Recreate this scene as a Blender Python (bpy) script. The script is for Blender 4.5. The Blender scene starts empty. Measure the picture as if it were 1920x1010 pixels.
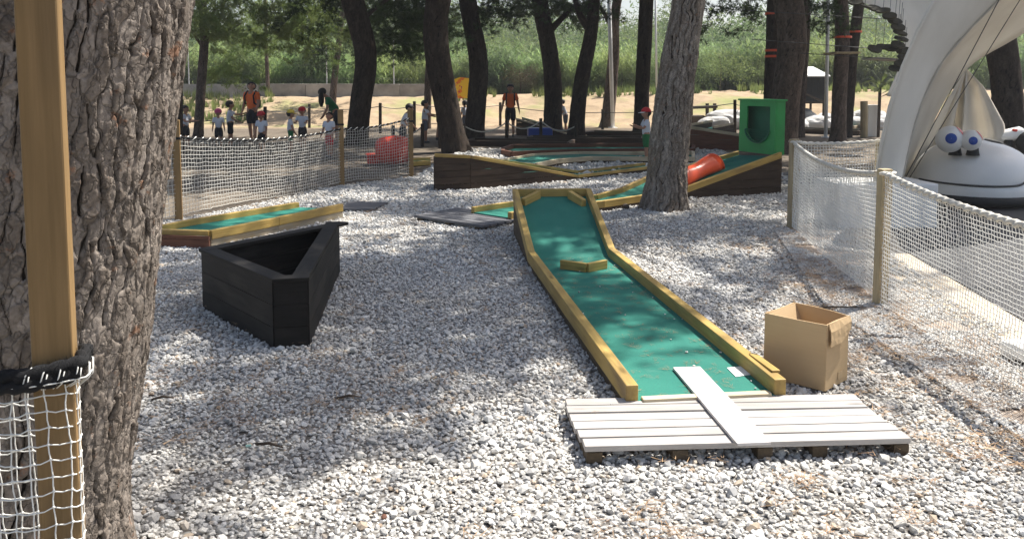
import bpy, bmesh, math, random
import numpy as np
from mathutils import Vector, Matrix, Euler
random.seed(7); rng = np.random.default_rng(7)
R = math.radians; PI = math.pi
S = bpy.context.scene; C = S.collection

# ------------------------------------------------------------ camera, sky, sun, exposure
CAMH = 1.65; F = 1560.0; CX = 960.0; CY = 290.0; HOR = 158.0
TH = math.atan((CY - HOR) / F)
cd = bpy.data.cameras.new('camera'); cam = bpy.data.objects.new('camera', cd); C.objects.link(cam)
cam.location = (0, 0, CAMH); cam.rotation_euler = (PI / 2 - TH, 0, 0)
cd.sensor_width = 36; cd.sensor_fit = 'HORIZONTAL'; cd.lens = 36 * F / 1920
cd.shift_y = -(505 - CY) / 1920; cd.clip_start = 0.05; cd.clip_end = 1500
S.camera = cam
SUN_EL = R(58); SUN_AZ = math.atan2(0.74, 0.50)      # azimuth from +Y towards +X
W = bpy.data.worlds.new("World"); S.world = W; W.use_nodes = True
nt = W.node_tree; bg = nt.nodes['Background']
sk = nt.nodes.new('ShaderNodeTexSky'); sk.sky_type = 'NISHITA'; sk.sun_disc = False
sk.sun_elevation = SUN_EL; sk.sun_rotation = SUN_AZ; sk.dust_density = 3.0; sk.air_density = 1.0; sk.ozone_density = 0.6
nt.links.new(sk.outputs[0], bg.inputs[0]); bg.inputs[1].default_value = 0.085
sl = bpy.data.lights.new('sun', 'SUN'); sl.energy = 5.0; sl.angle = R(0.55); sl.color = (1.0, 0.955, 0.88)
so = bpy.data.objects.new('sun', sl); C.objects.link(so)
sd = Vector((math.sin(SUN_AZ) * math.cos(SUN_EL), math.cos(SUN_AZ) * math.cos(SUN_EL), math.sin(SUN_EL)))
so.rotation_euler = sd.to_track_quat('Z', 'Y').to_euler(); so.location = (10, 8, 20)
S.view_settings.view_transform = 'Standard'; S.view_settings.look = 'None'
S.view_settings.exposure = 1.0; S.view_settings.gamma = 1; S.view_settings.use_curve_mapping = False
S.render.engine = 'CYCLES'

# ------------------------------------------------------------ measuring helpers (photo pixel -> place)
def ray(px, py):
    u = (px - CX) / F; v = (CY - py) / F
    return u, math.cos(TH) + v * math.sin(TH), -math.sin(TH) + v * math.cos(TH)
def P(px, py, z=0.0):
    a, b, c = ray(px, py); t = (z - CAMH) / c
    return Vector((a * t, b * t, z))
def D(px, py, Y):
    a, b, c = ray(px, py); t = Y / b
    return Vector((a * t, Y, CAMH + c * t))

# ------------------------------------------------------------ noise in numpy
def _h(i, j, k, s=0):
    n = (i * 374761393 + j * 668265263 + k * 2147483647 + s * 144665) & 0xffffffff
    n = ((n ^ (n >> 13)) * 1274126177) & 0xffffffff
    n = (n ^ (n >> 16)) & 0xffffffff
    return n / 4294967295.0
def vnoise(x, y, z, s=0):
    x = np.asarray(x, float); y = np.asarray(y, float) + 0 * x; z = np.asarray(z, float) + 0 * x
    i = np.floor(x).astype(np.int64); j = np.floor(y).astype(np.int64); k = np.floor(z).astype(np.int64)
    fx, fy, fz = x - i, y - j, z - k
    fx = fx * fx * (3 - 2 * fx); fy = fy * fy * (3 - 2 * fy); fz = fz * fz * (3 - 2 * fz)
    r = 0
    for a in (0, 1):
        for b in (0, 1):
            for c in (0, 1):
                w = (fx if a else 1 - fx) * (fy if b else 1 - fy) * (fz if c else 1 - fz)
                r = r + w * _h(i + a, j + b, k + c, s)
    return r
def fbm(x, y, z, o=4, s=0):
    r = 0; a = .5; t = 0
    for q in range(o):
        f = 2.03 ** q
        r = r + a * vnoise(x * f, y * f, z * f, s + q); t += a; a *= .5
    return r / t
def voro(u, v, perU, s=0):
    """F1, F2 and the nearest cell's random value; periodic in u with perU cells"""
    i = np.floor(u).astype(np.int64); j = np.floor(v).astype(np.int64)
    f1 = np.full(u.shape, 9.); f2 = np.full(u.shape, 9.); rv = np.zeros(u.shape)
    ax = np.zeros(u.shape); ay = np.zeros(u.shape); bx_ = np.zeros(u.shape); by_ = np.zeros(u.shape)
    for a in (-1, 0, 1):
        for b in (-1, 0, 1):
            ci = (i + a) % perU; cj = j + b
            px = i + a + _h(ci, cj, 1, s); py = cj + _h(ci, cj, 2, s)
            d = np.hypot(u - px, v - py)
            m = d < f1; m2 = (~m) & (d < f2)
            bx_ = np.where(m, ax, np.where(m2, px, bx_)); by_ = np.where(m, ay, np.where(m2, py, by_)); ax = np.where(m, px, ax); ay = np.where(m, py, ay)
            f2 = np.where(m, f1, np.minimum(f2, d)); rv = np.where(m, _h(ci, cj, 3, s), rv); f1 = np.where(m, d, f1)
    wd = np.abs(ax - bx_) / (np.abs(ax - bx_) + np.abs(ay - by_) + 1e-6)
    return f1, f2, rv, wd

# ------------------------------------------------------------ objects
BASE = {}
def thing(name, label, cat, loc=(0, 0, 0), group=None):
    o = bpy.data.objects.new(name, None); C.objects.link(o); o.location = loc
    o.empty_display_size = .1
    o['label'] = label; o['category'] = cat
    if group: o['group'] = group
    BASE[o.name] = Vector(loc); return o
def tag(o, label=None, cat=None, group=None, kind=None):
    if label: o['label'] = label
    if cat: o['category'] = cat
    if group: o['group'] = group
    if kind: o['kind'] = kind
    return o
class MB:
    def __init__(s): s.v = []; s.f = []; s.g = []; s.u = 0
    def add(s, vs, fs, gs=None):
        n = len(s.v); s.v += [tuple(q) for q in vs]; s.f += [tuple(n + i for i in q) for q in fs]
        s.g += [tuple(q) for q in (gs if gs is not None else vs)]; return s
    def box(s, c, size, rz=0, rx=0, ry=0):
        M = Euler((rx, ry, rz)).to_matrix(); c = Vector(c); vs = []; gs = []
        off = random.uniform(0, 50)
        ax = max(range(3), key=lambda i: size[i])
        for x in (-.5, .5):
            for y in (-.5, .5):
                for z in (-.5, .5):
                    l = Vector((x * size[0], y * size[1], z * size[2])); vs.append(c + M @ l)
                    q = [l[ax] + off, l[(ax + 1) % 3] + off, l[(ax + 2) % 3]]; gs.append(q)
        return s.add(vs, [(0, 1, 3, 2), (4, 6, 7, 5), (0, 4, 5, 1), (2, 3, 7, 6), (0, 2, 6, 4), (1, 5, 7, 3)], gs)
    def beam(s, pts, w, h, sub=1):
        """rectangular section swept along the centre line of its top face; stays upright, mitred"""
        pts = [Vector(p) for p in pts]
        if sub > 1:
            q = []
            for a, b in zip(pts, pts[1:]):
                for k in range(sub): q.append(a.lerp(b, k / sub))
            pts = q + [pts[-1]]
        n = len(pts); vs = []; gs = []; L = 0; off = random.uniform(0, 50)
        for i, p in enumerate(pts):
            d0 = (pts[i] - pts[i - 1]) if i else (pts[1] - pts[0]); d1 = (pts[i + 1] - pts[i]) if i < n - 1 else d0
            a = Vector((d0.x, d0.y, 0)).normalized(); b = Vector((d1.x, d1.y, 0)).normalized()
            t = (a + b).normalized(); nn = Vector((-t.y, t.x, 0)); k = 1 / max(.5, t.dot(a))
            if i: L += (pts[i] - pts[i - 1]).length
            for sx, sz in ((-1, 0), (1, 0), (1, -1), (-1, -1)):
                vs.append(p + nn * (sx * w / 2 * k) + Vector((0, 0, sz * h))); gs.append((L + off, sx * w / 2, sz * h + off))
        fs = [(0, 1, 2, 3), tuple(4 * (n - 1) + i for i in (3, 2, 1, 0))]
        for i in range(n - 1):
            for k in range(4):
                a = 4 * i + k; b = 4 * i + (k + 1) % 4; fs.append((a, a + 4, b + 4, b))
        return s.add(vs, fs, gs)
    def tube(s, pts, rad, n=8, cap=True):
        pts = [Vector(p) for p in pts]; m = len(pts)
        if not hasattr(rad, '__len__'): rad = [rad] * m
        vs = []; gs = []; L = 0; up = None
        for i, p in enumerate(pts):
            t = (pts[min(i + 1, m - 1)] - pts[max(i - 1, 0)]).normalized()
            if up is None: up = Vector((0, 0, 1)) if abs(t.z) < .9 else Vector((0, 1, 0))
            a = t.cross(up).normalized(); b = a.cross(t).normalized(); up = b
            if i: L += (p - pts[i - 1]).length
            for k in range(n):
                q = 2 * PI * k / n
                vs.append(p + (a * math.cos(q) + b * math.sin(q)) * rad[i]); gs.append((L, math.cos(q) * rad[i], math.sin(q) * rad[i]))
        fs = []
        for i in range(m - 1):
            for k in range(n):
                a = i * n + k; b = i * n + (k + 1) % n; fs.append((a, b, b + n, a + n))
        if cap: fs += [tuple(range(n))[::-1], tuple((m - 1) * n + k for k in range(n))]
        return s.add(vs, fs, gs)
    def prism(s, poly, z0, z1):
        n = len(poly); vs = [(p[0], p[1], z0) for p in poly] + [(p[0], p[1], z1) for p in poly]
        fs = [tuple(range(n))[::-1], tuple(range(n, 2 * n))] + [(i, (i + 1) % n, n + (i + 1) % n, n + i) for i in range(n)]
        return s.add(vs, fs)
    def sphere(s, c, r, u=14, v=9, M=None):
        c = Vector(c); r = r if hasattr(r, '__len__') else (r, r, r); vs = []
        for j in range(v + 1):
            a = PI * j / v
            for i in range(u):
                b = 2 * PI * i / u; q = Vector((math.sin(a) * math.cos(b) * r[0], math.sin(a) * math.sin(b) * r[1], math.cos(a) * r[2]))
                vs.append(c + (M @ q if M else q))
        fs = []
        for j in range(v):
            for i in range(u):
                a = j * u + i; b = j * u + (i + 1) % u
                if j == 0: fs.append((a, a + u, b + u))
                elif j == v - 1: fs.append((a, a + u, b))
                else: fs.append((a, a + u, b + u, b))
        return s.add(vs, fs)
    def lathe(s, c, prof, n=20):
        c = Vector(c); vs = []
        for r, z in prof:
            for k in range(n): vs.append(c + Vector((r * math.cos(2 * PI * k / n), r * math.sin(2 * PI * k / n), z)))
        fs = []
        for j in range(len(prof) - 1):
            for k in range(n):
                a = j * n + k; b = j * n + (k + 1) % n; fs.append((a, b, b + n, a + n))
        return s.add(vs, fs)
    def sheet(s, rows, thick=0.0):
        """grid from rows of points"""
        m = len(rows[0]); vs = [p for r in rows for p in r]; fs = []
        for j in range(len(rows) - 1):
            for i in range(m - 1):
                a = j * m + i; fs.append((a, a + 1, a + m + 1, a + m))
        return s.add(vs, fs)
    def build(s, name, mat, parent=None, smooth=False, bev=0, thick=0, sub=0):
        me = bpy.data.meshes.new(name); off = Vector((0, 0, 0)); root = parent
        while root is not None and root.parent is not None: root = root.parent
        if root is not None: off = BASE.get(root.name, Vector())
        me.from_pydata([(v[0] - off.x, v[1] - off.y, v[2] - off.z) for v in s.v], [], s.f)
        at = me.attributes.new('gc', 'FLOAT_VECTOR', 'POINT'); at.data.foreach_set('vector', np.array(s.g, 'f').ravel())
        me.materials.append(mat)
        if smooth: me.polygons.foreach_set('use_smooth', [True] * len(me.polygons))
        me.update()
        o = bpy.data.objects.new(name, me); C.objects.link(o); o.parent = parent
        if bev:
            m = o.modifiers.new('b', 'BEVEL'); m.width = bev; m.segments = 2; m.limit_method = 'ANGLE'
        if thick:
            m = o.modifiers.new('t', 'SOLIDIFY'); m.thickness = thick; m.offset = 0
        if sub:
            m = o.modifiers.new('s', 'SUBSURF'); m.levels = sub; m.render_levels = sub
        return o
def npmesh(name, V, Fq, mat, parent=None, smooth=True, attrs=None):
    me = bpy.data.meshes.new(name); off = np.zeros(3); root = parent
    while root is not None and root.parent is not None: root = root.parent
    if root is not None: off = np.array(BASE.get(root.name, Vector()))
    V = np.asarray(V, float) - off
    me.vertices.add(len(V)); me.vertices.foreach_set('co', V.astype('f').ravel())
    nf, k = Fq.shape
    me.loops.add(nf * k); me.loops.foreach_set('vertex_index', Fq.astype('i').ravel())
    me.polygons.add(nf); me.polygons.foreach_set('loop_start', np.arange(0, nf * k, k, dtype='i'))
    me.polygons.foreach_set('loop_total', np.full(nf, k, 'i'))
    if smooth: me.polygons.foreach_set('use_smooth', np.ones(nf, bool))
    for n_, a in (attrs or {}).items():
        at = me.attributes.new(n_, 'FLOAT', 'POINT'); at.data.foreach_set('value', np.asarray(a, 'f').ravel())
    me.materials.append(mat); me.update(calc_edges=True); me.validate()
    o = bpy.data.objects.new(name, me); C.objects.link(o); o.parent = parent
    return o

# ------------------------------------------------------------ materials
class NM:
    def __init__(s, name, rough=.8, spec=.3):
        s.m = bpy.data.materials.new(name); s.m.use_nodes = True; s.t = s.m.node_tree
        s.b = s.t.nodes['Principled BSDF']; s.b.inputs['Roughness'].default_value = rough
        s.b.inputs['Specular IOR Level'].default_value = spec
    def n(s, typ, ins=None, **kw):
        o = s.t.nodes.new(typ)
        for k, v in kw.items(): setattr(o, k, v)
        for k, v in (ins or {}).items():
            if isinstance(v, bpy.types.NodeSocket): s.t.links.new(v, o.inputs[k])
            else: o.inputs[k].default_value = v
        return o
    def vec(s, kind='gc', scale=(1, 1, 1), rnd=True):
        if kind == 'gc': v = s.n('ShaderNodeAttribute', attribute_name='gc').outputs['Vector']
        elif kind == 'pos': v = s.n('ShaderNodeNewGeometry').outputs['Position']
        else: v = s.n('ShaderNodeTexCoord').outputs['Object']
        if rnd:
            r = s.n('ShaderNodeObjectInfo').outputs['Random']
            v = s.n('ShaderNodeVectorMath', {0: v, 1: s.n('ShaderNodeVectorMath', {0: (37., 17., 53.), 3: r}, operation='SCALE').outputs[0]}, operation='ADD').outputs[0]
        return s.n('ShaderNodeVectorMath', {0: v, 1: scale}, operation='MULTIPLY').outputs[0]
    def noise(s, v, sc=1., det=4., rough=.55, dist=0.):
        return s.n('ShaderNodeTexNoise', {'Vector': v, 'Scale': sc, 'Detail': det, 'Roughness': rough, 'Distortion': dist}).outputs['Fac']
    def ramp(s, f, stops):
        r = s.n('ShaderNodeValToRGB', {0: f}); e = r.color_ramp.elements
        while len(e) < len(stops): e.new(.5)
        for q, (p, c) in zip(e, stops): q.position = p; q.color = (*c, 1) if len(c) == 3 else (c[0],) * 3 + (1,)
        return r.outputs[0]
    def mix(s, f, a, b, typ='MIX'):
        o = s.t.nodes.new('ShaderNodeMix'); o.data_type = 'RGBA'; o.blend_type = typ
        for k, v in ((0, f), (6, a), (7, b)):
            if isinstance(v, bpy.types.NodeSocket): s.t.links.new(v, o.inputs[k])
            else: o.inputs[k].default_value = (*v, 1) if hasattr(v, '__len__') and len(v) == 3 else v
        return o.outputs[2]
    def math(s, op, a, b=0.):
        return s.n('ShaderNodeMath', {0: a, 1: b}, operation=op).outputs[0]
    def col(s, c):
        if isinstance(c, bpy.types.NodeSocket): s.t.links.new(c, s.b.inputs['Base Color'])
        else: s.b.inputs['Base Color'].default_value = (*c, 1)
        return s
    def bump(s, h, st=.5, d=.01):
        o = s.n('ShaderNodeBump', {'Height': h, 'Strength': st, 'Distance': d}); s.t.links.new(o.outputs[0], s.b.inputs['Normal']); return s
    def rough(s, f): s.t.links.new(f, s.b.inputs['Roughness']); return s

def wood(name, c1, c2, c3=None, rough=.75, wear=.5, bump=.6, spec=.3):
    m = NM(name, rough, spec)
    g = m.noise(m.vec('gc', (2.2, 45, 45)), 1., 5, .6, .4)
    p = m.noise(m.vec('gc', (1.5, 6, 6)), 1.3, 4)
    c = m.mix(m.ramp(g, [(.3, (0,)), (.7, (1,))]), c2, c1)
    if c3: c = m.mix(m.ramp(p, [(.5 - .15 * wear + .1, (0,)), (.72, (wear,))]), c, c3)
    kn = m.n('ShaderNodeTexVoronoi', {'Vector': m.vec('gc', (1.9, 7, 7)), 'Scale': 1.}).outputs['Distance']
    c = m.mix(m.ramp(kn, [(.05, (.75,)), (.14, (0,))]), c, tuple(v * .35 for v in c2))
    k = m.noise(m.vec('gc', (1, 3, 3)), 3., 2)
    c = m.mix(.5, c, m.ramp(k, [(.3, (.55,)), (.7, (1.,))]), 'MULTIPLY')
    rnd = m.n('ShaderNodeObjectInfo').outputs['Random']
    c = m.mix(.6, c, m.ramp(rnd, [(0, (.72,)), (1, (1.,))]), 'MULTIPLY')
    m.col(c); m.bump(g, bump, .004); return m.m
def plain(name, c, rough=.6, var=.25, sc=6., bump=.15, spec=.4, kind='obj'):
    m = NM(name, rough, spec); n1 = m.noise(m.vec(kind), sc, 5)
    cc = m.mix(1., c, m.ramp(n1, [(.3, (1 - var,)), (.7, (1 + var * .3,))]), 'MULTIPLY')
    m.col(cc); m.bump(m.noise(m.vec(kind), sc * 9, 3), bump, .004); return m.m

M = {}
M['rail'] = wood('rail_yellow', (.60, .42, .13), (.46, .30, .08), (.22, .14, .07), wear=.75, rough=.55)
M['railgrey'] = wood('rail_faded', (.46, .40, .30), (.32, .26, .18), (.5, .32, .1), wear=.7)
M['cream'] = wood('rail_pale', (.70, .60, .42), (.55, .45, .3), (.3, .2, .12), wear=.6)
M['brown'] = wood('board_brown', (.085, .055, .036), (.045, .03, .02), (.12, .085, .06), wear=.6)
M['redbrown'] = wood('board_redbrown', (.20, .085, .05), (.12, .05, .03), (.09, .05, .035), wear=.6)
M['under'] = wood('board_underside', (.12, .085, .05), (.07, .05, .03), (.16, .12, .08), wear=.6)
M['planter'] = wood('black_stain', (.020, .017, .014), (.010, .009, .008), (.05, .043, .036), wear=.7, rough=.7, spec=.25)
M['deck'] = wood('grey_deck', (.54, .51, .48), (.40, .37, .34), (.30, .27, .25), wear=.45, bump=.9)
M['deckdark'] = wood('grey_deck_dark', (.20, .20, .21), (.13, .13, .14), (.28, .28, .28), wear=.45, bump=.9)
M['disc'] = plain('disc_wood', (.055, .05, .032), .85, .3); M['plank'] = wood('pale_plank', (.76, .72, .69), (.68, .64, .61), (.6, .56, .53), wear=.3, rough=.6)
M['post'] = wood('post_pine', (.34, .215, .095), (.24, .15, .06), (.19, .125, .06), wear=.5, rough=.6)
M['post2'] = wood('post_weathered', (.55, .45, .28), (.42, .33, .19), (.25, .2, .13), wear=.6)
M['darkpost'] = wood('post_dark', (.07, .05, .035), (.04, .03, .02), (.1, .08, .05), wear=.5)
M['net'] = plain('net_white', (.78, .77, .72), .8, .1)
M['netold'] = plain('net_dull', (.60, .58, .53), .85, .15); M['rope'] = plain('rope_white', (.62, .59, .52), .85, .2, 30)
M['ropeblack'] = plain('rope_black', (.012, .012, .013), .95, .3, 60, .8)
M['black'] = plain('rubber_black', (.018, .018, .018), .7)
M['gelcoat'] = plain('gelcoat_white', (.80, .79, .76), .35, .06, 3, .02, .5)
M['red'] = plain('plastic_red', (.62, .05, .025), .35, .12, 3)
M['orange'] = plain('plastic_orange', (.75, .085, .02), .3, .12, 3)
M['green'] = plain('paint_green', (.035, .30, .085), .5, .2, 3)
M['darkgreen'] = plain('paint_dark_green', (.012, .12, .065), .6, .2, 3)
M['blue'] = plain('plastic_blue', (.02, .07, .35), .3, .1)
M['pinkred'] = plain('eyelid_red', (.62, .14, .12), .4, .1)
M['metal'] = plain('pole_metal', (.55, .55, .54), .45, .1)
M['whitepaint'] = plain('pole_white', (.75, .75, .73), .45, .1)
M['darkmetal'] = plain('wire_dark', (.05, .05, .05), .5, .1)
M['concrete'] = plain('concrete', (.36, .34, .31), .9, .5, 1.2, .4, kind='pos')
M['cardtape'] = plain('tape', (.5, .36, .2), .4, .05)
# carpet
m = NM('carpet_green', .75, .25)
a = m.noise(m.vec('pos', (1, 1, 1), False), 1.7, 5); b = m.noise(m.vec('pos', (1, 1, 1), False), 160, 2)
stripe = m.noise(m.vec('pos', (9, 1.2, 1), False), 1.5, 3)
c = m.mix(m.ramp(a, [(.35, (0,)), (.7, (1,))]), (.018, .155, .118), (.030, .20, .150))
c = m.mix(.35, c, m.ramp(b, [(.3, (.6,)), (.7, (1.1,))]), 'MULTIPLY')
c = m.mix(m.ramp(m.noise(m.vec('pos', (1, 1, 1), False), 5, 6, .7), [(.60, (0,)), (.76, (.22,))]), c, (.20, .30, .25))
m.col(c); m.bump(b, .35, .003); M['carpet'] = m.m
# cardboard
m = NM('cardboard', .8, .2); a = m.noise(m.vec('obj', (1, 1, 1)), 5, 4); b = m.noise(m.vec('obj', (3, 3, 160)), 1, 2)
c = m.mix(a, (.47, .33, .185), (.54, .395, .23)); c = m.mix(.25, c, m.ramp(b, [(.3, (.8,)), (.7, (1.05,))]), 'MULTIPLY')
m.col(c); m.bump(b, .2, .002); M['card'] = m.m
# bark (uses the relief stored per vertex)
def bark(name, plate, plate2, crack, flake, attr=True, sc=1.0):
    m = NM(name, .95, .15)
    pos = m.vec('pos', (1, 1, 1), False)
    if attr:
        h = m.n('ShaderNodeAttribute', attribute_name='relief').outputs['Fac']; r = m.n('ShaderNodeAttribute', attribute_name='tone').outputs['Fac']
    else:
        v = m.n('ShaderNodeTexVoronoi', {'Vector': m.vec('pos', (7 * sc, 7 * sc, 2.1 * sc), True), 'Scale': 1.}, feature='DISTANCE_TO_EDGE').outputs[0]
        h = m.ramp(v, [(.0, (0,)), (.22, (1,))]); r = m.noise(pos, 4, 4)
    f = m.noise(pos, 55, 5, .7)
    c = m.mix(m.ramp(r, [(.2, (0,)), (.8, (1,))]), plate, plate2)
    c = m.mix(m.ramp(m.noise(pos, 14, 5, .65), [(.62, (0,)), (.68, (.7,))]), c, flake)
    c = m.mix(.8, c, m.ramp(f, [(.3, (.50,)), (.72, (1.15,))]), 'MULTIPLY')
    c = m.mix(m.ramp(h, [(.30, (1,)), (.62, (0,))]), c, crack)
    m.col(c)
    fl = m.n('ShaderNodeTexVoronoi', {'Vector': m.n('ShaderNodeVectorMath', {0: m.vec('pos', (26, 26, 11), False), 1: m.n('ShaderNodeVectorMath', {0: m.n('ShaderNodeTexNoise', {'Vector': pos, 'Scale': 20., 'Detail': 3.}).outputs['Color'], 3: 1.6}, operation='SCALE').outputs[0]}, operation='ADD').outputs[0], 'Scale': 1.}, feature='F1')
    fe = m.n('ShaderNodeTexVoronoi', {'Vector': fl.inputs['Vector'].links[0].from_socket, 'Scale': 1.}, feature='DISTANCE_TO_EDGE').outputs[0]
    ed = m.ramp(fe, [(0, (0,)), (.09, (1,))])
    tone2 = m.n('ShaderNodeSeparateColor', {0: fl.outputs['Color']}).outputs[0]
    c2 = m.mix(.85, c, m.ramp(tone2, [(0, (.72,)), (1, (1.18,))]), 'MULTIPLY'); c2 = m.mix(.75, c2, m.ramp(ed, [(0, (.5,)), (1, (1.,))]), 'MULTIPLY'); m.col(c2)
    hh = m.math('ADD', m.math('MULTIPLY', f, .6), m.math('ADD', m.math('MULTIPLY', ed, .35), m.math('MULTIPLY', tone2, .5)))
    m.bump(hh, .9, .009); return m.m
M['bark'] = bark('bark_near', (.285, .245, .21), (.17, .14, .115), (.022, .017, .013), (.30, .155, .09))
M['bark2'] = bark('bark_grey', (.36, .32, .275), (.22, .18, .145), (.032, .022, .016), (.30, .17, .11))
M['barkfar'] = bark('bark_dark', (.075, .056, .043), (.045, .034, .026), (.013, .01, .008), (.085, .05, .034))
M['barkbrown'] = bark('bark_brown', (.17, .13, .105), (.10, .075, .058), (.025, .018, .013), (.18, .10, .07))
# leaves
def leaf(name, c1, c2, tr=.35):
    m = NM(name, .6, .25); rnd = m.n('ShaderNodeObjectInfo').outputs['Random']
    c = m.mix(rnd, c1, c2); n_ = m.noise(m.vec('pos', (1, 1, 1), False), .8, 3)
    c = m.mix(1., c, m.ramp(n_, [(.35, (.65,)), (.68, (1.3,))]), 'MULTIPLY')
    if not name.startswith('needles') and not name.startswith('fallen'):
        big = m.noise(m.vec('pos', (1, 1, .6), False), .16, 3, .6); c = m.mix(m.ramp(big, [(.42, (0,)), (.62, (.6,))]), c, (.30, .33, .10)); dk_ = m.noise(m.vec('pos', (1, 1, 1.4), False), .33, 3, .6); c = m.mix(1., c, m.ramp(dk_, [(.36, (.5,)), (.6, (1.15,))]), 'MULTIPLY')
    m.col(c); t = m.n('ShaderNodeBsdfTranslucent', {0: c}); mx = m.n('ShaderNodeMixShader', {0: tr, 1: m.b.outputs[0], 2: t.outputs[0]})
    m.t.links.new(mx.outputs[0], m.t.nodes['Material Output'].inputs[0]); return m.m
M['needle'] = leaf('needles_dark', (.035, .062, .018), (.06, .09, .028))
M['needlelight'] = leaf('needles_light', (.15, .22, .06), (.22, .27, .09), .5)
M['twig'] = plain('twig', (.07, .05, .035), .9)
M['reed'] = leaf('reed_leaves', (.14, .23, .075), (.26, .36, .16), .5)
M['bush'] = leaf('bush_leaves', (.09, .16, .06), (.17, .24, .10), .45)
M['brownbush'] = leaf('brown_bush_leaves', (.10, .075, .04), (.14, .11, .06), .2)
M['weed'] = leaf('weed_leaves', (.13, .2, .06), (.2, .26, .09), .4)
# canvas
m = NM('tent_canvas', .85, .15); a = m.noise(m.vec('pos', (1, 1, 1), False), 1.1, 5)
c = m.mix(m.ramp(a, [(.35, (0,)), (.75, (1,))]), (.72, .68, .60), (.60, .55, .47))
m.col(c); m.bump(m.noise(m.vec('pos', (1, 1, .3), False), 3, 4), .5, .03)
t = m.n('ShaderNodeBsdfTranslucent', {0: c}); mx = m.n('ShaderNodeMixShader', {0: .38, 1: m.b.outputs[0], 2: t.outputs[0]})
m.t.links.new(mx.outputs[0], m.t.nodes['Material Output'].inputs[0]); M['canvas'] = m.m
m = NM('tent_canvas_shaded', .85, .15); a = m.noise(m.vec('pos', (1, 1, 1), False), 1.1, 5); c = m.mix(m.ramp(a, [(.35, (0,)), (.75, (1,))]), (.70, .67, .60), (.58, .55, .48)); m.col(c); m.bump(m.noise(m.vec('pos', (1, 1, .3), False), 3, 4), .4, .02); M['canvasshaded'] = m.m  # opaque copy of the canvas that keeps the outer band looking shaded
# stones
m = NM('limestone_chips', .85, .25); rnd = m.n('ShaderNodeObjectInfo').outputs['Random']
c = m.ramp(rnd, [(0, (.31, .31, .31)), (.2, (.46, .45, .43)), (.6, (.58, .565, .53)), (.92, (.68, .67, .64)), (.97, (.50, .42, .33)), (1., (.34, .26, .19))])
p = m.noise(m.vec('pos', (1, 1, 1), False), 1.1, 4); c = m.mix(m.ramp(p, [(.48, (0,)), (.72, (.35,))]), c, (.54, .47, .37))
f = m.noise(m.vec('pos', (1, 1, 1), False), 90, 4); c = m.mix(.5, c, m.ramp(f, [(.3, (.7,)), (.7, (1.1,))]), 'MULTIPLY')
m.col(c); m.bump(f, .3, .003); M['stone'] = m.m
# ground under the chips
m = NM('gravel_bed', .95, .1); pos = m.vec('pos', (1, 1, 1), False)
v = m.n('ShaderNodeTexVoronoi', {'Vector': pos, 'Scale': 34.}).outputs; c = m.ramp(v['Color'], [(0, (.22, .21, .20)), (1, (.46, .45, .42))])
c = m.mix(m.ramp(v['Distance'], [(.3, (0,)), (.75, (1,))]), c, (.10, .09, .08))
m.col(c); m.bump(m.math('SUBTRACT', 1., v['Distance']), 1., .012); M['gravelbed'] = m.m
m = NM('soil', .95, .1); pos = m.vec('pos', (1, 1, 1), False)
a = m.noise(pos, .25, 6, .65); b = m.noise(pos, 9, 6, .7)
c = m.mix(m.ramp(a, [(.35, (0,)), (.65, (1,))]), (.13, .105, .08), (.22, .185, .145)); c = m.mix(.8, c, m.ramp(b, [(.3, (.55,)), (.7, (1.1,))]), 'MULTIPLY')
sy = m.n('ShaderNodeSeparateXYZ', {0: pos}).outputs[1]
sand = m.mix(.85, (.385, .29, .19), m.ramp(m.noise(pos, 1.6, 7, .7), [(.3, (.55,)), (.7, (1.1,))]), 'MULTIPLY')
sand = m.mix(m.ramp(m.noise(pos, .35, 5), [(.54, (0,)), (.66, (.7,))]), sand, (.22, .25, .09))
c = m.mix(m.n('ShaderNodeMapRange', {0: sy, 1: 30.5, 2: 32.5}).outputs[0], c, sand)
c = m.mix(m.n('ShaderNodeMapRange', {0: sy, 1: 44, 2: 48}).outputs[0], c, (.07, .12, .035))
m.col(c); m.bump(b, .8, .03); M['soil'] = m.m
m = NM('sand_path', .95, .1); pos = m.vec('pos', (1, 1, 1), False); b = m.noise(pos, 14, 6, .7)
c = m.mix(.7, (.60, .50, .37), m.ramp(b, [(.3, (.7,)), (.7, (1.1,))]), 'MULTIPLY'); c = m.mix(m.ramp(m.noise(pos, 1.5, 5), [(.45, (0,)), (.65, (.6,))]), c, (.45, .43, .40))
m.col(c); m.bump(b, .6, .01); M['sand'] = m.m
m = NM('needle_litter', .95, .1); pos = m.vec('pos', (1, 1, 1), False); b = m.noise(pos, 40, 6, .75)
c = m.mix(m.ramp(b, [(.35, (0,)), (.65, (1,))]), (.24, .19, .155), (.50, .44, .38)); m.col(c); m.bump(b, .8, .01); M['litter'] = m.m
M['slab'] = plain('grey_slab', (.055, .055, .058), .9, .3, 2, .3, kind='pos')
M['needlebrown'] = leaf('fallen_needles', (.30, .18, .10), (.42, .29, .17), .1)
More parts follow.
